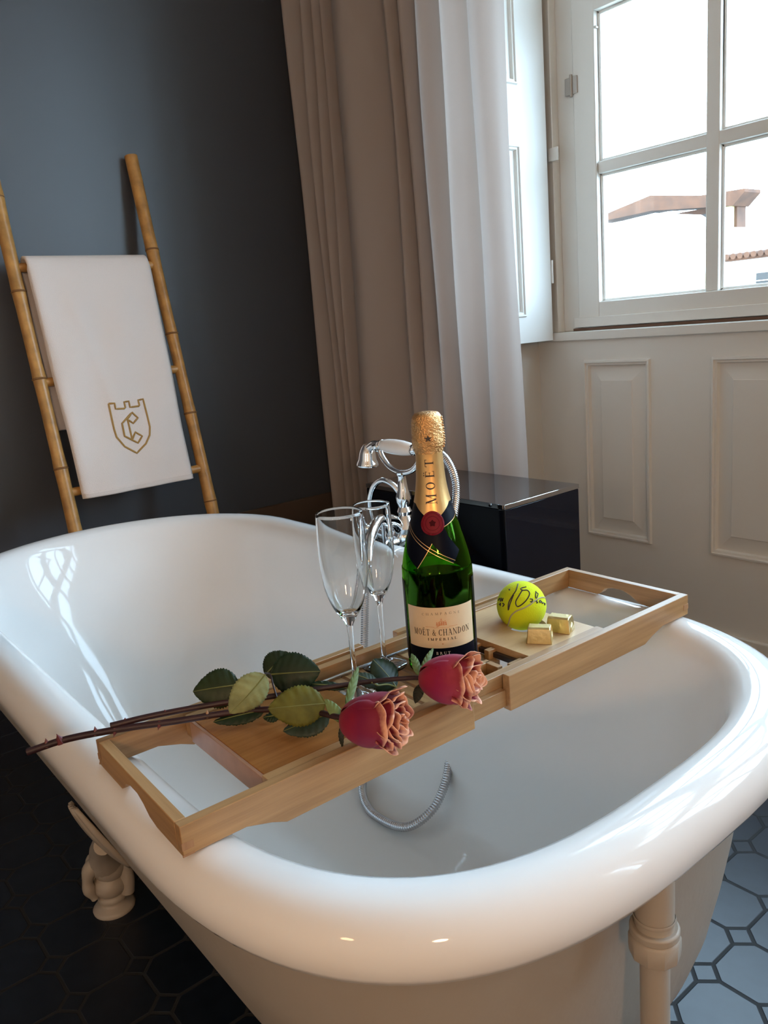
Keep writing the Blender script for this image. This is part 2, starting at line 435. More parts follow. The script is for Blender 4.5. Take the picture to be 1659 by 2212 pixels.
# window: frame, two casements plus one added to widen it, transom row
YW = 2.14
GX = [-1.565, -1.215, -1.176, -0.826]           # glass edges of the first casement
fr = MB()
fx0, fx1 = WX0, WX1
fr.box(fx0, -1.705, YP + 0.01, YP + 0.2, 0.945, 2.62)
fr.box(-1.705, -1.642, YW, YP + 0.2, 0.945, 2.62)
fr.box(1.085, fx1, YP + 0.01, YP + 0.2, 0.945, 2.62)
fr.box(1.022, 1.085, YW, YP + 0.2, 0.945, 2.62)
fr.box(-1.705, 1.085, YW, YP + 0.2, 2.56, 2.62)
fr.box(-1.705, 1.085, YW + 0.012, YP + 0.2, 0.945, 0.958)
fr.box(-1.642, 1.022, YW, YP + 0.2, 1.925, 1.985)
win = struct('window_1', fr, M['white_wood'], bevel=0.003)
def casement(x0, x1, flip):
    mb = MB()
    st = 0.077
    z0, z1 = 0.962, 1.922
    y0, y1 = YW - 0.008, YW + 0.036
    mb.box(x0, x0 + st, y0, y1, z0, z1); mb.box(x1 - st, x1, y0, y1, z0, z1)
    mb.box(x0 + st, x1 - st, y0, y1, z0, 1.030); mb.box(x0 + st, x1 - st, y0, y1, 1.842, z1)
    xm = (x0 + x1) / 2
    mb.box(xm - 0.019, xm + 0.019, y0 + 0.008, y1 - 0.006, 1.030, 1.842)
    mb.box(x0 + st, x1 - st, y0 + 0.009, y1 - 0.007, 1.402, 1.436)
    # slim glazing beads
    for a, b in ((x0 + st, xm - 0.019), (xm + 0.019, x1 - st)):
        for c, d in ((1.030, 1.402), (1.436, 1.842)):
            for q in ((a, a + 0.008, c, d), (b - 0.008, b, c, d)):
                mb.box(q[0], q[1], YW + 0.014, YW + 0.022, q[2], q[3])
            for q in ((a, b, c, c + 0.008), (a, b, d - 0.008, d)):
                mb.box(q[0], q[1], YW + 0.014, YW + 0.022, q[2], q[3])
    c = build('casement_frame', mb, M['white_wood'], win, bevel=0.0025)
    g = MB()
    g.box(x0 + st - 0.004, x1 - st + 0.004, YW + 0.0165, YW + 0.0195, 1.026, 1.846)
    build('window_pane', g, M['pane'], c)
    # lower rail lip
    build('weather_bar', MB().box(x0 - 0.012, x1 + 0.004, y0 - 0.010, y0 + 0.004, 0.956, 0.986), M['white_wood'], c, bevel=0.002)
    return c
casement(-1.640, -0.756, False)
casement(-0.752, 0.130, True)
casement(0.136, 1.020, False)  # added out of view so more daylight enters
mb = MB(); g = MB()
for k in range(6):
    a = -1.642 + k * 0.4435
    mb.box(a, a + 0.03, YW, YW + 0.04, 1.985, 2.56); mb.box(a + 0.4135, a + 0.4435, YW, YW + 0.04, 1.985, 2.56)
mb.box(-1.642, 1.022, YW, YW + 0.04, 1.985, 2.02); mb.box(-1.642, 1.022, YW, YW + 0.04, 2.525, 2.56)
tr = build('transom_frame', mb, M['white_wood'], win, bevel=0.002)
build('window_pane', MB().box(-1.64, 1.02, YW + 0.016, YW + 0.019, 1.99, 2.555), M['pane'], tr)
build('seam_seal', MB().box(-1.66, 1.04, YW - 0.012, YW + 0.012, 0.9455, 0.9535), M['gap'], win)
f2 = MB()
f2.box(1.45, 1.52, YW, YW + 0.06, 0.92, 2.62); f2.box(2.58, 2.65, YW, YW + 0.06, 0.92, 2.62); f2.box(2.02, 2.08, YW, YW + 0.06, 0.92, 2.62)
f2.box(1.45, 2.65, YW, YW + 0.06, 0.92, 1.0); f2.box(1.45, 2.65, YW, YW + 0.06, 2.54, 2.62); f2.box(1.45, 2.65, YW, YW + 0.06, 1.92, 1.99)
for zz in (1.42,):
    f2.box(1.45, 2.65, YW + 0.01, YW + 0.05, zz, zz + 0.034)
win_added = struct('window_added', f2, M['white_wood'], bevel=0.002)  # unseen window, added to brighten the room
build('window_pane', MB().box(1.47, 2.63, YW + 0.03, YW + 0.033, 0.94, 2.60), M['pane'], win_added)
# hinge on the casement edge, brass catch on the jamb
h = MB()
h.box(-1.668, -1.645, YW - 0.0105, YW + 0.001, 1.640, 1.688); h.box(-1.639, -1.622, YW - 0.0125, YW - 0.007, 1.640, 1.688)
h.tube([(-1.642, YW - 0.014, 1.632), (-1.642, YW - 0.014, 1.694)], 0.0045, 10)
build('window_hinge', h, M['brass_hinge'], win, bevel=0.001)
h = MB(); h.box(-1.712, -1.676, YW - 0.045, YW - 0.039, 1.462, 1.500); h.box(-1.712, -1.704, YW - 0.041, YW + 0.0, 1.462, 1.500)
build('shutter_catch', h, M['white_wood'], win, bevel=0.001)
h = MB(); h.lathe([(0.004, 0), (0.004, 0.01), (0.001, 0.012)], (-1.562, YW + 0.01, 1.80), 8, axis=(0, -1, 0))
build('glazing_pin', h, M['brass_hinge'], win)

# folded window shutter standing in the recess
sh = thing('window_shutter', 'white panelled wooden shutter folded open between curtain and window', 'shutter', (-1.72, 2.08, 0.923))
XS = -1.705; T = 0.028
sb = MB()
Y0, Y1 = 1.66, 2.081
zc = [0.923, 1.002, 1.501, 1.663, 2.30, 2.48]
yp0, yp1 = 1.745, 1.956
def face(y0, y1, z0, z1): sb.add([(XS, y0, z0), (XS, y1, z0), (XS, y1, z1), (XS, y0, z1)], [(0, 1, 2, 3)])
face(Y0, yp0, zc[0], zc[5]); face(yp1, Y1, zc[0], zc[5])
face(yp0, yp1, zc[0], zc[1]); face(yp0, yp1, zc[2], zc[3]); face(yp0, yp1, zc[4], zc[5])
for z0, z1 in ((zc[1], zc[2]), (zc[3], zc[4])):
    pr = [(0.0, 0), (0.003, 0.006), (0.007, 0.006), (0.009, 0.001), (0.014, 0.001), (0.017, -0.008), (0.03, -0.008), (0.045, 0.0), (0.047, 0.002)]
    rings = [[(XS + d, yp0 + i, z0 + i), (XS + d, yp1 - i, z0 + i), (XS + d, yp1 - i, z1 - i), (XS + d, yp0 + i, z1 - i)] for i, d in pr]
    v = [p for r_ in rings for p in r_]; f = []
    for k in range(len(rings) - 1):
        for i in range(4):
            j = (i + 1) % 4; f.append((k * 4 + i, k * 4 + j, (k + 1) * 4 + j, (k + 1) * 4 + i))
    n = (len(rings) - 1) * 4; f.append((n, n + 1, n + 2, n + 3)); sb.add(v, f)
sb.box(XS - T, XS - 0.009, Y0, Y1, zc[0], zc[5])
for q in ((Y0, Y0, 0, 0), (Y1, Y1, 0, 0)):
    sb.add([(XS, q[0], zc[0]), (XS - T, q[0], zc[0]), (XS - T, q[0], zc[5]), (XS, q[0], zc[5])], [(0, 1, 2, 3)])
for z in (zc[0], zc[5]):
    sb.add([(XS, Y0, z), (XS, Y1, z), (XS - T, Y1, z), (XS - T, Y0, z)], [(0, 1, 2, 3)])
build('shutter_leaf', sb, M['white_wood'], sh, sharp=20)
for zh in (1.10, 2.10):
    build('hinge', MB().tube([(XS + 0.002, Y1 + 0.004, zh), (XS + 0.002, Y1 + 0.004, zh + 0.07)], 0.004, 8), M['white_wood'], sh)

# ------------------------------------------------------------------ curtain
cu = thing('curtain', 'full-length pleated mauve beige curtain hanging beside the window', 'curtain', (-1.9, 1.62, 0))
ctl = [(-2.352, 1.615), (-2.33, 1.595), (-2.30, 1.625), (-2.274, 1.66), (-2.25, 1.60), (-2.227, 1.65), (-2.205, 1.602), (-2.184, 1.645), (-2.165, 1.605), (-2.146, 1.645),
       (-2.10, 1.60), (-2.04, 1.58), (-1.98, 1.615), (-1.92, 1.665), (-1.886, 1.70), (-1.872, 1.63), (-1.852, 1.60), (-1.825, 1.65), (-1.79, 1.60), (-1.755, 1.65),
       (-1.715, 1.59), (-1.69, 1.595), (-1.668, 1.645), (-1.625, 1.585), (-1.585, 1.60), (-1.555, 1.635), (-1.52, 1.585), (-1.485, 1.580), (-1.462, 1.605), (-1.458, 1.64)]
base = catmull([(x, y, 0) for x, y in ctl], 6)
rows = []
NZ = 46
for i in range(NZ + 1):
    z = 0.012 + (2.86 - 0.012) * i / NZ
    r_ = []
    for k, p in enumerate(base):
        t = k / (len(base) - 1)
        fl = (1 - z / 2.86)
        x = p.x + (t - 0.5) * 0.05 * (fl - 0.45)
        y = 1.62 + (p.y - 1.62) * (1.0 + 0.25 * fl) + 0.006 * sin(z * 2.2 + t * 9) + 0.004 * sin(z * 5 + t * 23)
        y = max(y, 1.556)
        x += 0.004 * sin(z * 1.7 + t * 14)
        r_.append((x, y, z))
    rows.append(r_)
cm = MB().grid(rows)
build('curtain_panel', cm, M['curtain'], cu, sharp=None)
build('hem', MB().grid([[(p[0], p[1] - 0.003, 0.012) for p in rows[0]], [(p[0], p[1] - 0.003, 0.075) for p in rows[1]]]), M['curtain'], cu, sharp=None)
rod = thing('curtain_rod', 'dark metal rod the curtain hangs from', 'rod', (-1.0, 1.62, 2.92))
rb = MB(); rb.tube([(-2.42, 1.62, 2.92), (0.6, 1.62, 2.92)], 0.014, 14)
build('pole', rb, M['dark_metal'], rod)
for x in (-2.38, 0.55):
    build('bracket', MB().box(x - 0.012, x + 0.012, 1.62, 1.80, 2.905, 2.935), M['dark_metal'], rod)

# ------------------------------------------------------------------ bathtub
YC = 0.595
NA = 26; NS = 18
def tring(o_h, o_n, o_f, z, nn=2.9):
    """closed ring: half width .36+o_h, near semi-axis .37+o_n, far semi-axis .345+o_f"""
    Hh = 0.36 + o_h; An = 0.37 + o_n; sh = max(0.0, -o_f - 0.10); Af = 0.345 + o_f + 0.9 * sh; xb = -0.725; xa = -1.628 + 0.9 * sh
    if An < 0.02: An = 0.02
    pts = []
    for i in range(2 * NA + 1):
        t = -pi / 2 + pi * i / (2 * NA)
        c, s = max(cos(t), 0.0), sin(t)
        pts.append((xb + An * (c ** (2 / nn)), YC + Hh * (1 if s >= 0 else -1) * (abs(s) ** (2 / nn)), z))
    for i in range(1, NS):
        pts.append((xb + (xa - xb) * i / NS, YC + Hh, z))
    for i in range(2 * NA + 1):
        t = pi / 2 + pi * i / (2 * NA)
        pts.append((xa + Af * cos(t), YC + Hh * sin(t), z))
    for i in range(1, NS):
        pts.append((xa + (xb - xa) * i / NS, YC - Hh, z))
    return pts
tub = thing('bathtub', 'white roll-top freestanding bathtub with beige painted sides and claw feet', 'bathtub', (-1.16, YC, 0))
prof_in = [(-0.34, -0.36, -0.60, 0.150), (-0.25, -0.29, -0.50, 0.1505), (-0.185, -0.205, -0.40, 0.153), (-0.158, -0.165, -0.36, 0.160), (-0.143, -0.135, -0.33, 0.176), (-0.130, -0.112, -0.295, 0.21), (-0.118, -0.095, -0.25, 0.26),
           (-0.098, -0.078, -0.19, 0.33), (-0.075, -0.062, -0.13, 0.40), (-0.055, -0.050, -0.08, 0.46), (-0.044, -0.042, -0.052, 0.51), (-0.038, -0.037, -0.040, 0.54), (-0.034, -0.034, -0.034, 0.556),
           (-0.027, -0.027, -0.027, 0.5705), (-0.017, -0.017, -0.017, 0.5775), (-0.006, -0.006, -0.006, 0.5798), (0.004, 0.004, 0.004, 0.5800), (0.014, 0.014, 0.014, 0.5780), (0.023, 0.023, 0.023, 0.5725), (0.0305, 0.0305, 0.0305, 0.5630), (0.0345, 0.0345, 0.0345, 0.5495),
           (0.034, 0.034, 0.034, 0.535), (0.029, 0.029, 0.029, 0.526), (0.020, 0.020, 0.020, 0.521), (0.006, 0.006, 0.006, 0.521), (-0.012, -0.012, -0.014, 0.524)]
b = MB()
b.grid([tring(*p) for p in prof_in], closeu=True)
ctr = tring(*prof_in[0]); n = len(ctr)
b.f.append(tuple(range(n))); b.m.append(0)
basin = build('basin', b, M['enamel'], tub, sharp=60)
prof_out = [(-0.004, -0.004, -0.004, 0.5235), (-0.014, -0.016, -0.016, 0.50), (-0.018, -0.022, -0.028, 0.46), (-0.027, -0.028, -0.055, 0.40), (-0.045, -0.036, -0.10, 0.34), (-0.066, -0.044, -0.15, 0.29), (-0.086, -0.056, -0.20, 0.25),
            (-0.105, -0.072, -0.25, 0.215), (-0.120, -0.095, -0.29, 0.18), (-0.135, -0.125, -0.33, 0.155), (-0.165, -0.16, -0.37, 0.138), (-0.22, -0.22, -0.44, 0.128), (-0.33, -0.34, -0.58, 0.125)]
b = MB()
b.grid([tring(*p) for p in prof_out], closeu=True)
b.f.append(tuple((len(prof_out) - 1) * n + i for i in range(n))); b.m.append(0)
build('outer_shell', b, M['tub_paint'], tub, sharp=60)
# overflow pipe on the end
PX, PY = -0.341, 0.525
b = MB()
b.lathe([(0.0168, 0.455), (0.0168, 0.535)], (PX, PY, 0), 28)
b.lathe([(0.0174, 0.487), (0.0180, 0.489), (0.0174, 0.491)], (PX, PY, 0), 28, cap=False)
b.lathe([(0.0128, 0.085), (0.0128, 0.46)], (PX, PY, 0), 28)
b.tube(catmull([(PX, PY, 0.09), (PX - 0.004, PY, 0.07), (PX - 0.04, PY, 0.058), (PX - 0.20, PY, 0.055), (PX - 0.3, PY, 0.055), (PX - 0.32, PY, 0.03), (PX - 0.32, PY, 0.0)], 5), 0.0128, 18)
pipe = build('overflow_pipe', b, M['tub_paint'], tub)
b = MB(); b.lathe([(0.0168, 0.451), (0.0215, 0.452), (0.0222, 0.458), (0.0222, 0.470), (0.0205, 0.4725), (0.0172, 0.474)], (PX, PY, 0), 10)
b.lathe([(0.020, 0.4725), (0.0212, 0.474), (0.0212, 0.4795), (0.0198, 0.481), (0.0175, 0.481)], (PX, PY, 0), 28)
build('pipe_nut', b, M['tub_paint'], pipe, bevel=0.0006)
# claw feet
def claw_foot(x, y, sx, sy, lx, ly, top=0.205, shell=True):
    """(x,y) pad centre; leg rises towards the tub: sx, sy = direction from pad to the body"""
    b = MB()
    def P(a, h, s=0.0):   # a along the leg direction, s sideways
        L = sqrt(sx * sx + sy * sy); ux, uy = sx / L, sy / L
        return (x + ux * a - uy * s, y + uy * a + ux * s, h)
    b.lathe([(0.037, 0.0), (0.038, 0.004), (0.034, 0.009), (0.024, 0.013), (0.022, 0.018), (0.026, 0.022), (0.027, 0.028), (0.022, 0.034)], (x, y, 0), 28)
    # ball
    b.sphere(P(0.0, 0.052), 0.030, 20, 1.05, 1.05, 0.9)
    # knuckled toes
    for s, sc_ in ((-0.020, 0.9), (0.0, 1.0), (0.020, 0.9)):
        kk = 1.0 if shell else 0.85
        pts = [P(0.025, 0.125 * kk, s * 0.6), P(0.000, 0.118 * kk, s * 0.9), P(-0.020, 0.102 * kk, s * 1.1), P(-0.030, 0.078, s * 1.2), P(-0.030, 0.056, s * 1.15), P(-0.024, 0.036, s * 1.0)]
        b.tube(catmull(pts, 4), [0.017 * sc_ * (1.0 - 0.45 * (i / 20.0) + 0.12 * sin(i * 0.9)) for i in range(21)], 12)
    b.tube(catmull([P(0.028, 0.030), P(0.032, 0.06), P(0.028, 0.09), P(0.03, 0.115)], 4), 0.013, 12)
    # ankle and leg: full knee that thins towards the tub side
    kz = 0.096 if shell else 0.080
    b.sphere(P(0.004, kz), 0.031, 20, 1.05, 1.05, 1.25)
    N_ = 14
    lp = catmull([(x, y, kz), (x + lx * 0.30, y + ly * 0.30, kz + (top - kz) * 0.42), (x + lx * 0.68, y + ly * 0.68, kz + (top - kz) * 0.75), (x + lx, y + ly, top)], 5)
    b.tube(lp, [0.032 - 0.017 * min(1, i / 12.0) for i in range(len(lp))], 16)
    f = build('claw_foot', b, M['tub_paint'], tub, sharp=70)
    if not shell: return f
    # shell ornament that bolts to the side
    s_ = MB()
    sgn = 1 if sy > 0 else -1; ocx = x + lx * 1.08
    rows = []
    for i in range(13):
        v_ = i / 12
        row = []
        for k in range(25):
            u_ = -1 + 2 * k / 24
            wdt = 0.036 * sin(pi * (0.12 + 0.80 * v_)) ** 0.7
            bulge = 0.014 * sqrt(max(0, 1 - u_ * u_)) * sin(pi * (0.08 + 0.84 * v_)) ** 0.6
            rib = 0.003 * cos(u_ * pi * 4.5) * (v_ ** 0.6)
            hgt = 0.185 + 0.135 * v_
            off_ = 0.116 * (1 - v_) ** 1.0 + 0.052 * v_ - 0.003      # follows the curved side of the tub
            yb = 0.235 + off_ if sgn > 0 else 0.955 - off_
            row.append((ocx + u_ * wdt, yb - sgn * (bulge + rib), hgt))
        rows.append(row)
    s_.grid(rows)
    build('shell_ornament', s_, M['tub_paint'], f, sharp=70, solid=0.004)
    return f
claw_foot(-1.365, 0.357, 0.6, 0.8, 0.150, -0.040, 0.225)
claw_foot(-1.365, 0.833, 0.6, -0.8, 0.150, 0.040, 0.225)
claw_foot(-0.62, 0.455, -0.5, 0.8, -0.06, 0.0, 0.128, False)
claw_foot(-0.62, 0.735, -0.5, -0.8, -0.06, 0.0, 0.128, False)

# ------------------------------------------------------------------ black pedestal box behind the tub
bx = thing('pedestal_box', 'glossy black side table cube standing between tub and curtain', 'side table', (-1.45, 1.407, 0))
build('box_body', MB().box(-1.70, -1.197, 1.276, 1.537, 0.0, 0.588), M['black_gloss'], bx, bevel=0.0015)
build('box_top', MB().box(-1.701, -1.196, 1.275, 1.538, 0.5885, 0.600), M['glass_black'], bx, bevel=0.001)

# ------------------------------------------------------------------ bamboo ladder and towel
def railx(z): return -2.44 + (1.5625 - z) * 0.1963
lad = thing('bamboo_ladder', 'leaning bamboo towel ladder against the navy wall', 'ladder', (-2.3, 0.86, 0))
def rail(y_t, y_b, nodes, ztop=1.565):
    N = 60; pts = []; rr = []
    for i in range(N + 1):
        z = 0.012 + (ztop - 0.012) * i / N
        y = y_b + (y_t - y_b) * (z / ztop) + 0.004 * sin(z * 3.1)
        pts.append((railx(z), y, z)); rr.append(0.0180 + 0.001 * sin(z * 5))
    # swell at the nodes
    for k in range(len(pts)):
        for nz in nodes:
            d = abs(pts[k][2] - nz)
            rr[k] += 0.0015 * math.exp(-(d / 0.02) ** 2)
    o = build('rail', MB().tube(pts, rr, 20), M['bamboo_pole'], lad)
    for nz in nodes:
        y = y_b + (y_t - y_b) * (nz / ztop) + 0.004 * sin(nz * 3.1)
        c = Vector((railx(nz), y, nz)); d = Vector((-0.1963, 0, 1)).normalized()
        build('node_ring', MB().lathe([(0.0190, -0.003), (0.0206, -0.0012), (0.0202, 0), (0.0207, 0.0014), (0.0190, 0.003)], c, 20, axis=d, cap=False), M['bamboo_node'], o)
    return o
rail(1.068, 1.072, [0.22, 0.53, 0.80, 1.04, 1.29])
rail(0.662, 0.652, [0.20, 0.50, 0.70, 0.945, 1.18, 1.43], 1.62)
for z in (0.30, 0.632, 0.935, 1.245):
    b = MB(); b.tube([(railx(z), 0.655, z), (railx(z), 0.86, z), (railx(z), 1.07, z)], [0.0125, 0.0115, 0.0125], 14)
    build('rung', b, M['bamboo_pole'], lad)

tw = thing('towel', 'white folded bath towel with gold crest hanging on the bamboo ladder', 'towel', (-2.34, 0.86, 1.26))
# cross-section path: front hem up over the rung and down the back
def towel_front(z): return -2.35 + (1.27 - z) * 0.1894
path = []
NF = 34
for i in range(NF + 1):
    z = 0.612 + (1.235 - 0.612) * i / NF
    path.append((towel_front(z), z))
cx_, cz_ = railx(1.245), 1.245
for i in range(1, 10):
    a = -0.10 + pi * i / 10
    path.append((cx_ + 0.0305 * cos(a), cz_ + 0.0260 * sin(a)))
for i in range(14):
    z = 1.235 - (1.235 - 0.80) * i / 13
    path.append((railx(z) - 0.030 + 0.003 * sin(i), z))
rows = []
for i, (x, z) in enumerate(path):
    row = []
    front = i <= NF
    for k in range(41):
        t = k / 40
        zz = z
        if front:
            y0 = 0.684 + (0.694 - 0.684) * (1 - (z - 0.61) / 0.66); y1 = 1.032 + (1.020 - 1.032) * (1 - (z - 0.61) / 0.66)
            y = y0 + (y1 - y0) * t
            wv = 0.0035 * sin(t * 7 + z * 9) * sin(z * 11 + t * 3) + 0.0022 * sin(t * 16 - z * 14) + 0.004 * math.exp(-((t - 0.32 - 0.5 * (1.05 - z)) / 0.05) ** 2) * (1 if 0.75 < z < 1.15 else 0.3)
            wv *= min(1, (1.245 - z) * 8)
            edge = -0.010 * (max(0, 1 - t / 0.06) ** 2) - 0.008 * (max(0, 1 - (1 - t) / 0.05) ** 2)
            xx = x + wv + edge + 0.006
        else:
            y = 0.686 + (1.030 - 0.686) * t; xx = x
        row.append((xx, y, zz))
    rows.append(row)
td = build('towel_body', MB().grid(rows), M['towel'], tw, sharp=None, solid=0.009)
hb = MB()
rows2 = [[(p[0] + 0.0055, p[1], p[2]) for p in rows[0]], [(p[0] + 0.0065, p[1], p[2]) for p in rows[1]]]
rows2 = [[(rows[0][k][0] + 0.0058, rows[0][k][1], 0.613 + dz) for k in range(41)] for dz in (0, 0.004, 0.012, 0.014)]
build('hem', MB().grid(rows2), M['towel'], tw, sharp=None, solid=0.002)
def towel_pt(y, z, off=0.0):
    t = (y - 0.689) / (1.027 - 0.689)
    wv = 0.0035 * sin(t * 7 + z * 9) * sin(z * 11 + t * 3) + 0.0022 * sin(t * 16 - z * 14) + 0.004 * math.exp(-((t - 0.32 - 0.5 * (1.05 - z)) / 0.05) ** 2) * (1 if 0.75 < z < 1.15 else 0.3)
    return (towel_front(z) + wv + 0.006 + 0.0045 + off, y, z)
def densify(pts, step):
    out = []
    for a, b_ in zip(pts[:-1], pts[1:]):
        L = sqrt(sum((p - q) ** 2 for p, q in zip(a, b_))); n = max(1, int(L / step))
        for i in range(n): out.append(tuple(p + (q - p) * i / n for p, q in zip(a, b_)))
    out.append(tuple(pts[-1])); return out
shield = [(0.8146, 0.8608), (0.8301, 0.8599), (0.8297, 0.8442), (0.8556, 0.8420), (0.8595, 0.8445), (0.8593, 0.86), (0.874, 0.8605), (0.8738, 0.8435), (0.9009, 0.8431), (0.9040, 0.8455), (0.9033, 0.86), (0.9191, 0.8615), (0.9198, 0.8124), (0.9196, 0.7807), (0.9138, 0.7583), (0.8973, 0.7354), (0.8660, 0.7130), (0.8345, 0.7366), (0.8168, 0.766), (0.8148, 0.789), (0.8146, 0.8608)]
letc = [(0.8763, 0.8284), (0.8908, 0.8109), (0.8735, 0.7975), (0.8582, 0.811), (0.8763, 0.8284), (0.839, 0.8021), (0.8392, 0.7659), (0.8755, 0.7408), (0.8917, 0.7583), (0.8741, 0.7724), (0.8600, 0.7520), (0.8582, 0.811)]
em = MB()
for poly in (shield, letc):
    d = densify(poly, 0.006)
    em.tube([towel_pt(y, z, 0.0008) for y, z in d], 0.0027, 8)
build('embroidered_crest', em, M['thread'], td)

# ------------------------------------------------------------------ bath tray (local: u along y, v along x)
TX, TY = -0.6853, 0.5931
tray = thing('bath_tray', 'extended bamboo bath caddy resting across the tub rim', 'tray', (TX, TY, 0), radians(-1.25))
def part(name, mb, mat, parent=tray, **k): return build(name, mb, mat, parent, local=True, **k)
ZT = 0.610
W_ = 0.1058; TH = 0.0108
def side(u0, u1, end_at, v0, v1):
    """side board outline in (u,z): the end that sits on the rim is cut shallower"""
    if end_at < 0:
        poly = [(u0, 0.5815), (u0 + 0.060, 0.5815), (u0 + 0.085, 0.574), (u0 + 0.10, 0.5675), (u1, 0.5675), (u1, ZT), (u0, ZT)]
    else:
        poly = [(u0, 0.5675), (u1 - 0.10, 0.5675), (u1 - 0.085, 0.574), (u1 - 0.060, 0.5815), (u1, 0.5815), (u1, ZT), (u0, ZT)]
    return MB().prism(poly, 0, v0, v1)
def end(u0, u1):
    x = W_ - TH
    poly = [(-x, 0.5815), (-0.040, 0.5815), (-0.032, 0.586), (-0.026, 0.593), (-0.012, 0.597), (0.006, 0.597), (0.020, 0.592), (0.032, 0.5845), (0.048, 0.5815), (x, 0.5815), (x, ZT), (-x, ZT)]
    return MB().prism(poly, 1, u0, u1)
for nm, u0, u1, e in (('left', -0.3757, -0.036, -1), ('right', 0.020, 0.3757, 1)):
    part('side_board', side(u0, u1, e, W_ - TH, W_), M['bam_y'], bevel=0.0008)
    part('side_board', side(u0, u1, e, -W_, -W_ + TH), M['bam_y'], bevel=0.0008)
    ue = (u0, u0 + TH) if e < 0 else (u1 - TH, u1)
    part('end_board', end(*ue), M['bam_x'], bevel=0.0008)
    # finger joints: darker end grain blocks
    for vs in (1, -1):
        fj = MB()
        ux = u0 - 0.0004 if e < 0 else u1 - TH
        for z0, z1 in ((0.5875, 0.5945), (0.5815, 0.5835)) if e < 0 else ((0.590, 0.597),):
            a, b_ = (W_ - 0.001, W_ + 0.0004) if vs > 0 else (-W_ - 0.0004, -W_ + 0.001)
            fj.box(a, b_, ux, ux + TH, z0, z1)
        part('finger_joint', fj, M['bam_z'])
# centre body
UL, UR = -0.283, 0.208
for vs in (1, -1):
    a, b_ = sorted((vs * 0.080, vs * 0.0918))
    part('rail', MB().box(a, b_, UL, UR, 0.584, 0.6075), M['bam_y'], bevel=0.0006)
    a, b_ = sorted((vs * 0.080, vs * 0.0990 if False else vs * 0.0945))
    a2, b2 = sorted((vs * 0.0918, vs * 0.1000))
    rl = MB().box(a2, b2, -0.0355, 0.0195, 0.572, 0.592)
    part('runner', rl, M['bam_y'], bevel=0.0005)
part('end_strip', MB().box(-0.080, 0.080, UL, UL + 0.004, 0.580, 0.6050), simple('bamboo_end_strip', (0.36, 0.20, 0.13), 0.4, noise=0.08, nscale=60), bevel=0.0005)
part('panel', MB().box(-0.080, 0.080, UL + 0.004, -0.130, 0.596, 0.6055), M['bam_orange'], bevel=0.0005)
# right panel with a round recess hole
HC = (0.006, 0.158); HR = 0.0255
pm = MB()
N = 48; u0, u1, v0, v1 = 0.084, UR, -0.080, 0.080
ring_i = [(HC[0] + HR * cos(2 * pi * i / N), HC[1] + HR * sin(2 * pi * i / N)) for i in range(N)]
ring_o = []
for i in range(N):
    a = 2 * pi * i / N; dx, dy = cos(a), sin(a)
    ts = []
    if dx > 1e-6: ts.append((v1 - HC[0]) / dx)
    if dx < -1e-6: ts.append((v0 - HC[0]) / dx)
    if dy > 1e-6: ts.append((u1 - HC[1]) / dy)
    if dy < -1e-6: ts.append((u0 - HC[1]) / dy)
    t = min(ts); ring_o.append([HC[0] + dx * t, HC[1] + dy * t])
for cxn, cyn in ((v0, u0), (v0, u1), (v1, u0), (v1, u1)):
    best = min(range(N), key=lambda i: (ring_o[i][0] - cxn) ** 2 + (ring_o[i][1] - cyn) ** 2)
    ring_o[best] = [cxn, cyn]
zt, zb = 0.6055, 0.594
v = [(p[0], p[1], zt) for p in ring_i] + [(p[0], p[1], zt) for p in ring_o] + [(p[0], p[1], zb) for p in ring_i] + [(p[0], p[1], zb) for p in ring_o]
f = []
for i in range(N):
    j = (i + 1) % N
    f += [(i, j, N + j, N + i), (2 * N + i, 3 * N + i, 3 * N + j, 2 * N + j), (i, 2 * N + i, 2 * N + j, j), (N + i, N + j, 3 * N + j, 3 * N + i)]
pm.add(v, f)
part('panel', pm, M['bam_pale'], sharp=30)
# slats of the sunken middle
for k in range(6):
    u = -0.126 + k * 0.0215
    part('slat', MB().box(-0.080, 0.080, u, u + 0.0165, 0.582, 0.590), M['bam_x'], bevel=0.0005)
part('slat', MB().box(-0.080, 0.034, 0.004, 0.078, 0.582, 0.590), M['bam_x'], bevel=0.0005)
part('slat', MB().box(0.0385, 0.0465, -0.002, 0.050, 0.583, 0.6015), M['bam_y'], bevel=0.0005)
part('slat', MB().box(0.044, 0.066, 0.042, 0.050, 0.583, 0.6015), M['bam_x'], bevel=0.0005)
part('slat', MB().box(0.016, 0.024, 0.069, 0.082, 0.583, 0.6015), M['bam_y'], bevel=0.0005)
part('slat', MB().box(0.066, 0.074, 0.058, 0.082, 0.583, 0.6015), M['bam_y'], bevel=0.0005)
part('slat', MB().box(-0.010, -0.002, 0.069, 0.082, 0.583, 0.6015), M['bam_y'], bevel=0.0005)
part('slat', MB().box(0.046, 0.078, 0.006, 0.024, 0.5795, 0.586), M['bam_pale'], bevel=0.0005)
part('slat', MB().box(0.046, 0.078, 0.027, 0.041, 0.5795, 0.586), M['bam_pale'], bevel=0.0005)
# folded book rest: steel wire and dark flat bar
wr = MB(); wr.tube([(-0.0745, -0.126, 0.5935), (-0.0745, 0.079, 0.5935)], 0.0018, 10)
part('rest_wire', wr, M['steel'])
part('rest_bar', MB().box(-0.076, 0.078, 0.0765, 0.0830, 0.5905, 0.5975), M['dark_metal'], bevel=0.001)

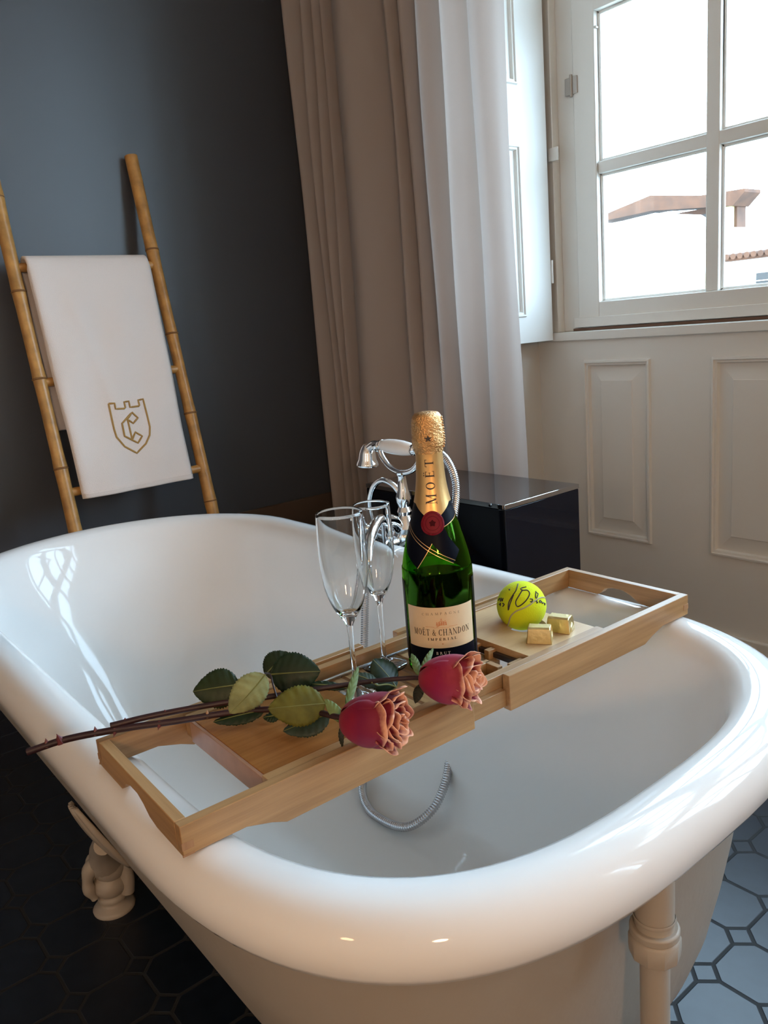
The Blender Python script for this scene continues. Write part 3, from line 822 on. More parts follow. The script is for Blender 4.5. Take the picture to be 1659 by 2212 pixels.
# ------------------------------------------------------------------ lettering: a small serif stroke alphabet
G = {  # strokes: ('l',x0,y0,x1,y1,w) or ('a',cx,cy,rx,ry,a0,a1,wx,wy); unit cap height 1
 'M': (1.05, [('l', .14, 0, .17, 1, .05), ('l', .17, 1, .52, .04, .15), ('l', .52, .04, .88, 1, .05), ('l', .89, 0, .89, 1, .15), ('l', 0, .02, .30, .02, .045), ('l', .72, .02, 1.05, .02, .045), ('l', .02, .98, .24, .98, .045), ('l', .82, .98, 1.03, .98, .045)]),
 'O': (0.92, [('a', .46, .5, .39, .48, 0, 360, .16, .05)]),
 'E': (0.72, [('l', .17, 0, .17, 1, .15), ('l', .02, .025, .66, .025, .05), ('l', .02, .975, .62, .975, .05), ('l', .17, .52, .50, .52, .05), ('l', .64, 0, .66, .24, .05), ('l', .60, .78, .62, 1, .05), ('l', .50, .40, .50, .64, .05)]),
 'T': (0.80, [('l', .40, 0, .40, 1, .15), ('l', .24, .02, .56, .02, .045), ('l', .03, .975, .77, .975, .05), ('l', .04, .76, .05, 1, .05), ('l', .76, .76, .75, 1, .05)]),
 'C': (0.86, [('a', .50, .5, .41, .48, 48, 315, .16, .05), ('l', .79, .70, .80, 1.0, .05), ('l', .82, .20, .77, .12, .05)]),
 'H': (0.96, [('l', .18, 0, .18, 1, .15), ('l', .78, 0, .78, 1, .15), ('l', .18, .5, .78, .5, .05), ('l', .03, .02, .33, .02, .045), ('l', .63, .02, .93, .02, .045), ('l', .03, .98, .33, .98, .045), ('l', .63, .98, .93, .98, .045)]),
 'A': (0.92, [('l', .12, 0, .44, 1, .05), ('l', .44, 1, .78, 0, .15), ('l', .24, .34, .66, .34, .045), ('l', 0, .02, .26, .02, .045), ('l', .62, .02, .94, .02, .045)]),
 'N': (0.98, [('l', .16, 0, .16, 1, .05), ('l', .16, .98, .82, .02, .15), ('l', .82, 0, .82, 1, .05), ('l', .02, .02, .30, .02, .045), ('l', .02, .98, .22, .98, .045), ('l', .68, .98, .96, .98, .045)]),
 'D': (0.94, [('l', .17, 0, .17, 1, .15), ('a', .30, .5, .55, .475, -90, 90, .16, .05), ('l', .02, .025, .32, .025, .05), ('l', .02, .975, .32, .975, .05)]),
 'I': (0.40, [('l', .20, 0, .20, 1, .15), ('l', .04, .02, .36, .02, .045), ('l', .04, .98, .36, .98, .045)]),
 'P': (0.74, [('l', .17, 0, .17, 1, .15), ('a', .32, .735, .33, .245, -90, 90, .15, .05), ('l', .02, .975, .34, .975, .05), ('l', .17, .49, .34, .49, .05), ('l', .02, .02, .34, .02, .045)]),
 'R': (0.86, [('l', .17, 0, .17, 1, .15), ('a', .32, .735, .33, .245, -90, 90, .15, .05), ('l', .02, .975, .34, .975, .05), ('l', .17, .49, .34, .49, .05), ('l', .02, .02, .34, .02, .045), ('l', .40, .49, .78, .02, .14), ('l', .70, .02, .88, .02, .045)]),
 'L': (0.72, [('l', .17, 0, .17, 1, .15), ('l', .02, .025, .68, .025, .05), ('l', .67, 0, .69, .26, .05), ('l', .02, .98, .34, .98, .045)]),
 'B': (0.80, [('l', .17, 0, .17, 1, .15), ('a', .34, .755, .29, .225, -90, 90, .14, .05), ('a', .36, .265, .35, .245, -90, 90, .15, .05), ('l', .02, .025, .38, .025, .05), ('l', .02, .975, .36, .975, .05), ('l', .17, .52, .38, .52, .05)]),
 'U': (0.92, [('l', .18, .35, .18, 1, .15), ('l', .76, .35, .76, 1, .05), ('a', .47, .36, .29, .34, 180, 360, .10, .06), ('l', .03, .98, .33, .98, .045), ('l', .64, .98, .90, .98, .045)]),
 'G': (0.94, [('a', .50, .5, .41, .48, 48, 300, .16, .05), ('l', .80, .70, .80, 1.0, .05), ('l', .78, .06, .78, .42, .13), ('l', .62, .43, .93, .43, .045)]),
 '&': (0.88, [('a', .42, .76, .17, .21, 0, 360, .08, .05), ('l', .30, .66, .74, .02, .13), ('a', .36, .27, .26, .25, 60, 330, .13, .05), ('l', .58, .14, .80, .48, .05), ('l', .70, .49, .90, .49, .045), ('l', .66, .02, .88, .02, .045)]),
 '"': (0.0, [('l', .22, 1.18, .34, 1.18, .11), ('l', .46, 1.18, .58, 1.18, .11)]),
 "'": (0.0, [('l', .30, 1.10, .46, 1.30, .06)]),
 'e': (0.0, []),
}
def glyph_quads(ch, ox, oy, s, wmul=1.0):
    out = []
    for g in G[ch][1]:
        if g[0] == 'l':
            _, x0, y0, x1, y1, w_ = g
            w_ *= wmul
            dx, dy = x1 - x0, y1 - y0; L = sqrt(dx * dx + dy * dy) or 1
            if abs(dy) > 3 * abs(dx) or abs(dx) > 3 * abs(dy):
                nx, ny = -dy / L * w_ / 2, dx / L * w_ / 2
            else:
                nx, ny = w_ / 2 * 1.1, 0
            out.append([(ox + s * (x0 + nx), oy + s * (y0 + ny)), (ox + s * (x1 + nx), oy + s * (y1 + ny)), (ox + s * (x1 - nx), oy + s * (y1 - ny)), (ox + s * (x0 - nx), oy + s * (y0 - ny))])
        else:
            _, cx, cy, rx, ry, a0, a1, wx, wy = g
            wx *= wmul; wy *= wmul
            n = max(4, int(abs(a1 - a0) / 15))
            for i in range(n):
                q = []
                for aa, o_ in ((i, 0), (i + 1, 0), (i + 1, 1), (i, 1)):
                    a = radians(a0 + (a1 - a0) * aa / n)
                    k = -1 if o_ else 0
                    q.append((ox + s * (cx + (rx + k * wx) * cos(a)), oy + s * (cy + (ry + k * wy) * sin(a))))
                out.append(q)
    return out
def text_quads(txt, cx, y, s, track=0.12, wmul=1.0, arc=0.0, width=None):
    """centred line; characters '\"' and \"'\" are accents over the following letter"""
    W = 0; items = []
    for ch in txt:
        if ch == ' ': W += 0.35; continue
        if ch in '"\'':
            items.append((ch, W)); continue
        items.append((ch, W)); W += G[ch][0] + track
    W -= track
    out = []
    for ch, x in items:
        xx = cx + (x - W / 2) * s
        yy = y - arc * ((x - W / 2) * s) ** 2
        off = 0.0
        if ch == '"' : off = -0.04
        out += glyph_quads(ch, xx + off * s, yy, s, wmul)
    if width:
        k = width / (W * s)
        out = [[(cx + (p[0] - cx) * k, p[1]) for p in q] for q in out]
    return out
def conform(quads, fn, ds=0.0016, eps=None):
    """quads: polygons in (s,t); cut along s every ds so they follow the curve, then map"""
    bm = bmesh.new()
    for q in quads:
        vs = [bm.verts.new((p[0], p[1], 0)) for p in q]
        try: bm.faces.new(vs)
        except ValueError: pass
    smin = min(v.co.x for v in bm.verts); smax = max(v.co.x for v in bm.verts)
    s = math.floor(smin / ds) * ds
    while s < smax:
        bmesh.ops.bisect_plane(bm, geom=bm.verts[:] + bm.edges[:] + bm.faces[:], plane_co=(s, 0, 0), plane_no=(1, 0, 0))
        s += ds
    tmin = min(v.co.y for v in bm.verts); tmax = max(v.co.y for v in bm.verts)
    t = math.floor(tmin / (ds * 2)) * ds * 2
    while t < tmax:
        bmesh.ops.bisect_plane(bm, geom=bm.verts[:] + bm.edges[:] + bm.faces[:], plane_co=(0, t, 0), plane_no=(0, 1, 0))
        t += ds * 2
    bm.verts.index_update()
    mb = MB(); mb.add([fn(v.co.x, v.co.y) for v in bm.verts], [tuple(v.index for v in f.verts) for f in bm.faces])
    bm.free(); return mb

# ------------------------------------------------------------------ champagne bottle
BC = Vector((-0.697, 0.619, 0.5905)); BROT = radians(-41.7 - 1.0)   # facing direction
bot = thing('champagne_bottle', 'green champagne bottle with gold foil neck and cream label standing on the tray', 'bottle', BC)
PR = [(0.0, 0.0405), (0.004, 0.0422), (0.012, 0.0428), (0.118, 0.0428), (0.128, 0.0420), (0.140, 0.0400), (0.151, 0.0376), (0.165, 0.0338), (0.178, 0.0300), (0.190, 0.0265), (0.205, 0.0222), (0.220, 0.0190), (0.236, 0.0169), (0.255, 0.0158), (0.268, 0.0156), (0.2735, 0.0172), (0.281, 0.0180), (0.290, 0.0176), (0.299, 0.0171), (0.306, 0.0163), (0.311, 0.0138), (0.3130, 0.0100), (0.3135, 0.001)]
def br(h):
    for (h0, r0), (h1, r1) in zip(PR[:-1], PR[1:]):
        if h <= h1:
            t = (h - h0) / (h1 - h0); return r0 + (r1 - r0) * t
    return PR[-1][1]
# smooth profile via catmull
prs = [(p.x, p.y) for p in catmull([(h, r, 0) for h, r in PR], 4)]
def brs(h):
    for (h0, r0), (h1, r1) in zip(prs[:-1], prs[1:]):
        if h <= h1:
            t = (h - h0) / max(1e-9, (h1 - h0)); return r0 + (r1 - r0) * t
    return prs[-1][1]
def bpt(th, h, eps):
    a = BROT + th; r_ = brs(h) + eps
    return (BC.x + r_ * cos(a), BC.y + r_ * sin(a), BC.z + h)
def on_bottle(eps, rref=None):
    return lambda s, t: bpt(s / (rref or brs(t)), t, eps)
outer = [(max(r_, 1e-4), h) for h, r_ in prs if h < 0.285]
inner = [(max(r_ - 0.0032, 1e-4), h) for h, r_ in prs if 0.010 < h < 0.283]
gl = MB()
prof = [(0.0002, 0.012), (0.018, 0.010), (0.030, 0.002), (0.034, 0.0003)] + outer + [(inner[-1][0], 0.2845)] + inner[::-1] + [(0.034, 0.0095), (0.022, 0.016), (0.0002, 0.020)]
gl.lathe(prof, BC, 64, cap=False)
glass_o = build('glass_body', gl, M['green_glass'], bot, sharp=50)
# wine inside up to the fill line
# labels
def band(th0, th1, h0, h1, eps, nt_=40, nh=8):
    return [[bpt(radians(th0 + (th1 - th0) * i / nt_), h0 + (h1 - h0) * k / nh, eps) for i in range(nt_ + 1)] for k in range(nh + 1)]
build('rear_label', MB().grid(band(70, 292, 0.014, 0.1145, 0.00035, 60)), M['label_black'], bot, sharp=None)
build('base_label', MB().grid(band(-62, 66, 0.010, 0.0380, 0.0004)), M['label_black'], bot, sharp=None)
fl_ = build('front_label', MB().grid(band(-59, 62, 0.0370, 0.0878, 0.0006)), M['label_cream'], bot, sharp=None)
R0 = 0.0428
cs = radians(2) * R0
build('lettering', conform(text_quads('MO"ET & CHANDON', cs, 0.0530, 0.0080, 0.16, 1.0, 0.0, 0.0715), on_bottle(0.0009, R0)), M['ink'], fl_, sharp=None)
build('lettering', conform(text_quads("IMP'ERIAL", cs, 0.0468, 0.0032, 0.42, 1.3, 0.0, 0.0345), on_bottle(0.0009, R0)), M['ink'], fl_, sharp=None)
build('lettering', conform(text_quads('CHAMPAGNE', cs, 0.0790, 0.0030, 0.62, 1.0, 3.0, 0.046), on_bottle(0.0009, R0)), M['ink_grey'], fl_, sharp=None)
def line(x0, y0, x1, y1, w_):
    dx, dy = x1 - x0, y1 - y0; L = sqrt(dx * dx + dy * dy) or 1; nx, ny = -dy / L * w_ / 2, dx / L * w_ / 2
    return [(x0 + nx, y0 + ny), (x1 + nx, y1 + ny), (x1 - nx, y1 - ny), (x0 - nx, y0 - ny)]
def star(cx, cy, r_, r2=None):
    pts = [(cx + (r_ if i % 2 == 0 else (r2 or r_ * 0.42)) * sin(pi * i / 5), cy + (r_ if i % 2 == 0 else (r2 or r_ * 0.42)) * cos(pi * i / 5)) for i in range(10)]
    return [[(cx, cy), pts[i], pts[(i + 1) % 10]] for i in range(10)]
crown = [line(cs - 0.0058, 0.0640, cs + 0.0058, 0.0700, 0.0009), line(cs - 0.0052, 0.0656, cs + 0.0052, 0.0716, 0.0006)]
for k in range(5):
    x = cs + (k - 2) * 0.0026
    crown.append([(x - 0.0011, 0.0658), (x + 0.0011, 0.0658), (x + 0.0004, 0.0702 + 0.001 * (2 - abs(k - 2)) / 2), (x - 0.0004, 0.0702 + 0.001 * (2 - abs(k - 2)) / 2)])
crown += star(cs, 0.0735, 0.0012) + [line(cs - 0.0036, 0.0690, cs, 0.0722, 0.0005), line(cs + 0.0036, 0.0690, cs, 0.0722, 0.0005)]
crown += [line(cs - 0.019, 0.0640, cs - 0.0085, 0.0640, 0.00035), line(cs + 0.0085, 0.0640, cs + 0.019, 0.0640, 0.00035), line(cs - 0.010, 0.0628, cs + 0.010, 0.0628, 0.0003)] + star(cs, 0.0425, 0.0012)
build('crown_emblem', conform(crown, on_bottle(0.0009, R0)), M['ink_orange'], fl_, sharp=None)
build('lettering', conform(text_quads('BRUT', cs, 0.0290, 0.0036, 0.40, 1.3), on_bottle(0.0009, R0)), M['ink_white'], bot, sharp=None)
# neck foil
fo = MB(); rows = []
for k in range(25):
    row = []
    for i in range(97):
        th = -pi + 2 * pi * i / 96
        low = 0.2075 - 0.020 * max(0, 1 - abs(th) / radians(62)) if abs(th) < radians(62) else 0.2075 - 0.0
        h_ = low + (0.2660 - low) * k / 24
        row.append(bpt(th, h_, 0.0005))
    rows.append(row)
fo.grid(rows)
foil = build('neck_foil', fo, M['gold_foil'], bot, sharp=None)
ca = MB(); rows = []
for k in range(34):
    h_ = 0.2655 + (0.3133 - 0.2655) * k / 33
    row = []
    for i in range(72):
        th = 2 * pi * i / 72
        cr = 0.0004 * sin(th * 9 + k * 1.3) * sin(k * 0.9 + th * 4) + 0.0005 * random.uniform(-1, 1)
        row.append(bpt(th, h_, 0.0010 + cr * min(1, (33 - k) / 6)))
    rows.append(row)
ca.grid(rows, closeu=True); ca.f.append(tuple(33 * 72 + i for i in range(72))); ca.m.append(0)
cap = build('cap_foil', ca, M['gold_crumple'], bot, sharp=None)
# bead row down the side of the cap
bd = MB()
for k in range(12):
    h_ = 0.272 + k * 0.0031; a = radians(80)
    bd.sphere(bpt(a, h_, 0.0014), 0.0013, 8)
build('tear_tab', bd, M['gold_crumple'], cap)
build('star_mark', conform(star(0.0003, 0.2840, 0.0042), on_bottle(0.0027, 0.0175)), M['ink'], cap, sharp=None)
# neck lettering reads upwards
def rot(quads, cx, cy):
    return [[(cx - (p[1] - cy), cy + (p[0] - cx)) for p in q] for q in quads]
nt_q = text_quads('MO"ET', 0.0, 0.0, 0.0112, 0.40, 1.0, 0.0, 0.0520)
nt_q = [[(0.0050 - p[1], 0.2335 + p[0]) for p in q] for q in nt_q]
build('lettering', conform(nt_q, on_bottle(0.0011, 0.0185)), M['ink'], foil, sharp=None)
# crossed black ribbons under the foil, angles in degrees, heights in metres
def rib(th, h_): return (radians(th) * 0.033, h_)
ribbon = [[rib(-88, .1815), rib(-5, .1630), rib(30, .1385), rib(48, .1520), rib(30, .170), rib(24, .181), rib(24, .198), rib(-88, .2085)],
          [rib(24, .181), rib(90, .193), rib(90, .2085), rib(24, .2000)],
          [rib(-5, .1640), rib(-32, .1345), rib(-62, .1500), rib(-84, .172), rib(-80, .1800)],
          [rib(-88, .2005), rib(24, .1900), rib(90, .2005), rib(90, .210), rib(-88, .210)]]
bmq = []
for q in ribbon:
    bmq.append(q)
def rib_map(eps): return lambda s, t: bpt(s / 0.033, t, eps)
def triangulated(polys):
    bm = bmesh.new()
    for q in polys:
        bm.faces.new([bm.verts.new((p[0], p[1], 0)) for p in q])
    bmesh.ops.triangulate(bm, faces=bm.faces)
    o_ = [[(v.co.x, v.co.y) for v in f.verts] for f in bm.faces]; bm.free(); return o_
rbn = build('neck_ribbon', conform(triangulated(ribbon), rib_map(0.00030)), M['label_black'], bot, sharp=None)
def rline(a, b_, w_): return line(*rib(*a), *rib(*b_), w_)
gold = [rline((-80, .1822), (30, .1387), .0006), rline((-76, .1842), (34, .1415), .0005), rline((24, .181), (88, .193), .0007), rline((-5, .1635), (-32, .1345), .0006)]
build('gold_edging', conform(gold, rib_map(0.0007)), M['gold_line'], rbn, sharp=None)
# back half collar
build('neck_band', MB().grid(band(88, 272, 0.181, 0.2085, 0.0003, 50)), M['label_black'], bot, sharp=None)
# seal
def disc(cx, cy, r_, n=36): return [[(cx, cy), (cx + r_ * cos(2 * pi * i / n), cy + r_ * sin(2 * pi * i / n)), (cx + r_ * cos(2 * pi * (i + 1) / n), cy + r_ * sin(2 * pi * (i + 1) / n))] for i in range(n)]
sl = build('seal', conform(disc(-0.001, 0.1865, 0.0137), lambda s, t: bpt(s / 0.0285, t, 0.0013)), M['seal_red'], bot, sharp=None, solid=0.0012)
def ringq(cx, cy, r0, r1, n=36): return [[(cx + r0 * cos(2 * pi * i / n), cy + r0 * sin(2 * pi * i / n)), (cx + r1 * cos(2 * pi * i / n), cy + r1 * sin(2 * pi * i / n)), (cx + r1 * cos(2 * pi * (i + 1) / n), cy + r1 * sin(2 * pi * (i + 1) / n)), (cx + r0 * cos(2 * pi * (i + 1) / n), cy + r0 * sin(2 * pi * (i + 1) / n))] for i in range(n)]
sq = ringq(-0.001, 0.1865, 0.0076, 0.0080) + ringq(-0.001, 0.1865, 0.0112, 0.0116) + star(-0.001, 0.1865, 0.0042, 0.0028)
build('seal_print', conform(sq, lambda s, t: bpt(s / 0.0285, t, 0.0021)), M['seal_dark'], sl, sharp=None)

# ------------------------------------------------------------------ champagne flutes
def flute(name, label, c, k, kw):
    o = thing(name, label, 'glass', c, group='champagne flutes on the tray')
    c = Vector(c)
    # bowl (outer then inner), stem
    H_ = 0.208
    out = [(0.0034, 0.012), (0.0029, 0.030), (0.0029, 0.060), (0.0034, 0.078), (0.0050, 0.086), (0.0085, 0.0925), (0.0135, 0.1005), (0.0185, 0.112), (0.0225, 0.127), (0.0247, 0.145), (0.0255, 0.162), (0.0253, 0.180), (0.0246, 0.196), (0.0240, 0.2080)]
    inn = [(0.0232, 0.2085), (0.0238, 0.196), (0.0245, 0.180), (0.0247, 0.162), (0.0239, 0.145), (0.0217, 0.128), (0.0176, 0.1135), (0.0124, 0.1030), (0.0070, 0.0975), (0.0001, 0.0962)]
    sp = lambda pts: [(p.x, p.y) for p in catmull([(r_, h_, 0) for r_, h_ in pts], 4)]
    pr = [(r_ * kw if h_ > 0.085 * 1 else r_, h_ * k) for r_, h_ in sp(out) + sp(inn)]
    mb = MB(); mb.lathe([(0.0001, 0.010 * k)] + pr, c, 48, cap=False)
    build('bowl_and_stem', mb, M['clear_glass'], o, sharp=60)
    ft = [(0.0001, 0.0), (0.029, 0.0), (0.0298, 0.0008), (0.029, 0.0018), (0.018, 0.0032), (0.008, 0.0052), (0.0045, 0.008), (0.0035, 0.0105 * k), (0.0001, 0.0107 * k)]
    mb = MB(); mb.lathe([(max(r_ * (0.95 if kw < 1.05 else 1.0), 1e-4), h_) for r_, h_ in ft], c, 48, cap=False)
    build('glass_foot', mb, M['clear_glass'], o, sharp=60)
    return o
flute('champagne_flute', 'empty champagne flute nearer the rose leaves, left of the two', (-0.7045, 0.488, 0.5905), 1.055, 1.08)
flute('champagne_flute', 'empty champagne flute beside the bottle, right of the two', (-0.747, 0.565, 0.5905), 1.0, 0.93)

# ------------------------------------------------------------------ tennis ball
BLC = Vector((-0.6905, 0.7590, 0.6268)); BR = 0.0328
def felt():
    m, nt, bs = new_mat('yellow_felt')
    bs.inputs['Base Color'].default_value = (0.62, 0.74, 0.015, 1); bs.inputs['Roughness'].default_value = 0.95; bs.inputs['Sheen Weight'].default_value = 0.06; bs.inputs['Specular IOR Level'].default_value = 0.2
    tc = nt.nodes.new('ShaderNodeTexCoord'); n = nt.nodes.new('ShaderNodeTexNoise'); n.inputs['Scale'].default_value = 700; n.inputs['Detail'].default_value = 3
    b_ = nt.nodes.new('ShaderNodeBump'); b_.inputs['Strength'].default_value = 0.6; b_.inputs['Distance'].default_value = 0.001
    nt.links.new(tc.outputs['Object'], n.inputs['Vector']); nt.links.new(n.outputs['Fac'], b_.inputs['Height']); nt.links.new(b_.outputs[0], bs.inputs['Normal'])
    return m
ball = tag(build('tennis_ball', MB().sphere((0, 0, 0), BR, 48), felt(), None), 'yellow tennis ball with black pen scribbles beside two gold chocolates', 'ball')
ball.location = BLC
# ball frame facing the camera: px offsets are turned into directions on the sphere once, here as plain numbers
vd = (Vector((0, 0, 1.0)) - BLC).normalized(); rt = R_ - vd * R_.dot(vd); rt.normalize(); up_ = vd.cross(rt); up_ = -up_ if up_.z < 0 else up_
def sp(x, y, e=0.0003):
    rr = sqrt(x * x + y * y)
    if rr > 0.985: x, y = x / rr * 0.985, y / rr * 0.985
    zq = sqrt(max(0, 1 - x * x - y * y))
    return (rt * x + up_ * y + vd * zq) * (BR + e)
def ballstroke(name, polys, w_, mat):
    mb = MB()
    for p in polys:
        d = densify(catmull([(a, b_, 0) for a, b_ in p], 6), 0.03)
        mb.tube([sp(q[0], q[1], 0.0) for q in d], w_, 8)
    return build(name, mb, mat, ball, local=True)
# seam
ballstroke('seam', [[(-0.62, -0.90), (-0.52, -0.70), (-0.42, -0.42), (-0.20, -0.22), (0.10, -0.10), (0.36, 0.05), (0.55, 0.20), (0.80, 0.32), (0.97, 0.30)]], 0.0010, simple('ball_seam', (0.42, 0.40, 0.24), 0.9))
ballstroke('pen_scribble', [[(-0.12, 0.86), (-0.20, 0.60), (-0.36, 0.36), (-0.50, 0.10), (-0.52, -0.18), (-0.44, 0.08), (-0.30, 0.42)],
    [(-0.46, 0.66), (-0.47, 0.62), (-0.44, 0.62)],
    [(0.06, 0.62), (-0.08, 0.40), (-0.22, 0.14), (-0.16, -0.04), (0.02, 0.04), (0.22, 0.24), (0.33, 0.46), (0.24, 0.60), (0.05, 0.60), (0.0, 0.68), (0.20, 0.74)],
    [(0.58, 0.56), (0.56, 0.34), (0.60, 0.30), (0.66, 0.46), (0.58, 0.52)]], 0.0008, M['ink'])
ballstroke('pen_marks', [[(0.34, 0.26), (0.44, 0.24), (0.40, 0.14), (0.34, 0.16)], [(0.50, 0.16), (0.53, 0.15)], [(0.62, 0.22), (0.58, 0.16), (0.64, 0.13), (0.59, 0.09)],
    [(0.70, 0.16), (0.74, 0.20), (0.78, 0.15), (0.73, 0.12), (0.70, 0.16)], [(0.80, 0.16), (0.82, 0.08), (0.87, 0.12)], [(0.89, 0.10), (0.92, 0.02), (0.94, 0.08)]], 0.0008, M['ink'])
ballstroke('pen_marks', [[(-0.92, 0.20), (-0.86, 0.28), (-0.82, 0.16)], [(-0.80, 0.30), (-0.76, 0.18), (-0.72, 0.30)], [(-0.88, 0.04), (-0.82, 0.08), (-0.84, -0.02)], [(-0.74, 0.08), (-0.68, 0.04), (-0.74, -0.04)]], 0.0008, M['ink'])

# ------------------------------------------------------------------ chocolates
def choc(name, label, c, rz):
    """trapezoid sweet wrapped in gold foil; built around its base centre"""
    mb = MB(); Lb, Wb, Hh = 0.0158, 0.0118, 0.0200
    rows = []
    prof = [(-Lb, -Wb, 0), (-Lb, Wb, 0)]
    def ring(k, x):
        wb = Wb * k; wt = Wb * 0.66 * k; hh = Hh * (0.5 + 0.5 * k) if k < 1 else Hh
        return [(x, -wb, 0), (x, wb, 0), (x, wt + 0.001, hh - 0.002), (x, wt - 0.0015, hh), (x, -wt + 0.0015, hh), (x, -wt - 0.001, hh - 0.002)]
    xs_ = [(-Lb, 0.93), (-Lb + 0.0012, 1.0), (-Lb * 0.4, 0.985), (Lb * 0.4, 0.99), (Lb - 0.0012, 1.0), (Lb, 0.93)]
    rg = [ring(k, x * (1.0)) for x, k in xs_]
    rg = [[(p[0] * (1 - 0.12 * p[2] / Hh), p[1], p[2]) for p in r_] for r_ in rg]
    mb.grid(rg, closeu=True)
    mb.f.append(tuple(range(5, -1, -1))); mb.m.append(0); mb.f.append(tuple(30 + i for i in range(6))); mb.m.append(0)
    o = thing(name, label, 'chocolate', c, rz, 'gold wrapped chocolates')
    body = build('wrapper', mb, M['gold_wrap'], o, local=True, sharp=30, bevel=0.0004)
    for sx in (-1, 1):
        fl = MB()
        x = sx * (Lb + 0.0001) * 0.97
        fl.add([(x, -Wb * 0.9, 0.001), (x, Wb * 0.9, 0.001), (x + sx * 0.0008 - sx * 0.0014, 0.001, Hh * 0.62)], [(0, 1, 2)])
        build('folded_flap', fl, M['gold_wrap'], o, local=True, solid=0.0006)
    return o
choc('chocolate', 'gold foil chocolate in front of the tennis ball, nearer the bottle', (-0.6270, 0.7205, 0.6056), radians(34))
choc('chocolate', 'gold foil chocolate right of the tennis ball, behind the other chocolate', (-0.6300, 0.7640, 0.6056), radians(20))

# ------------------------------------------------------------------ roses
def petal_mat(name, deep, mid, tip):
    m, nt, bs = new_mat(name)
    at = nt.nodes.new('ShaderNodeAttribute'); at.attribute_name = 'petal_v'
    r = nt.nodes.new('ShaderNodeValToRGB')
    e = r.color_ramp.elements
    e[0].position = 0.0; e[0].color = (*deep, 1); e[1].position = 1.0; e[1].color = (*tip, 1)
    k = e.new(0.5); k.color = (*mid, 1); k = e.new(0.84); k.color = (mid[0] * 1.15, mid[1] * 3.5, mid[2] * 0.9, 1)
    n = nt.nodes.new('ShaderNodeTexNoise'); n.inputs['Scale'].default_value = 60; n.inputs['Detail'].default_value = 4
    tc = nt.nodes.new('ShaderNodeTexCoord'); nt.links.new(tc.outputs['Object'], n.inputs['Vector'])
    ma = nt.nodes.new('ShaderNodeMath'); ma.operation = 'MULTIPLY_ADD'; ma.inputs[1].default_value = 0.5; ma.inputs[2].default_value = -0.25
    ad = nt.nodes.new('ShaderNodeMath'); ad.operation = 'ADD'
    nt.links.new(n.outputs['Fac'], ma.inputs[0]); nt.links.new(at.outputs['Fac'], ad.inputs[0]); nt.links.new(ma.outputs[0], ad.inputs[1])
    nt.links.new(ad.outputs[0], r.inputs[0]); nt.links.new(r.outputs[0], bs.inputs['Base Color'])
    bs.inputs['Roughness'].default_value = 0.6; bs.inputs['Sheen Weight'].default_value = 0.08
    bs.inputs['Specular IOR Level'].default_value = 0.25
    t = nt.nodes.new('ShaderNodeBsdfTranslucent'); mx = nt.nodes.new('ShaderNodeMixShader'); mx.inputs[0].default_value = 0.12
    nt.links.new(r.outputs[0], t.inputs[0]); out = nt.nodes['Material Output']
    nt.links.new(bs.outputs[0], mx.inputs[1]); nt.links.new(t.outputs[0], mx.inputs[2]); nt.links.new(mx.outputs[0], out.inputs[0])
    return m
M['petal_a'] = petal_mat('crimson_orange_petal', (0.30, 0.004, 0.015), (0.19, 0.004, 0.036), (0.82, 0.40, 0.24))
M['petal_b'] = petal_mat('pink_orange_petal', (0.38, 0.014, 0.024), (0.29, 0.010, 0.055), (0.84, 0.44, 0.28))
def leaf_mat(name, c, under=None, rough=0.45):
    m, nt, bs = new_mat(name)
    bs.inputs['Specular IOR Level'].default_value = 0.28
    n = nt.nodes.new('ShaderNodeTexNoise'); n.inputs['Scale'].default_value = 70; n.inputs['Detail'].default_value = 5
    tc = nt.nodes.new('ShaderNodeTexCoord'); nt.links.new(tc.outputs['Object'], n.inputs['Vector'])
    r = nt.nodes.new('ShaderNodeValToRGB'); r.color_ramp.elements[0].position = 0.3; r.color_ramp.elements[1].position = 0.7
    r.color_ramp.elements[0].color = (*[x * 0.75 for x in c], 1); r.color_ramp.elements[1].color = (*[x * 1.25 for x in c], 1)
    nt.links.new(n.outputs['Fac'], r.inputs[0]); nt.links.new(r.outputs[0], bs.inputs['Base Color'])
    bs.inputs['Roughness'].default_value = rough
    return m
M['leaf_dark'] = leaf_mat('dark_rose_leaf', (0.008, 0.021, 0.008))
M['leaf_mid'] = leaf_mat('mid_rose_leaf', (0.016, 0.028, 0.008))
M['leaf_grey'] = leaf_mat('grey_green_leaf', (0.030, 0.050, 0.036))
M['leaf_under'] = leaf_mat('pale_leaf_underside', (0.21, 0.23, 0.10), rough=0.6)
M['leaf_olive'] = leaf_mat('olive_leaf_underside', (0.095, 0.095, 0.014), rough=0.6)
M['sepal'] = leaf_mat('green_sepal', (0.12, 0.17, 0.06), rough=0.5)
M['sepal_dark'] = leaf_mat('dark_sepal', (0.02, 0.022, 0.012), rough=0.5)

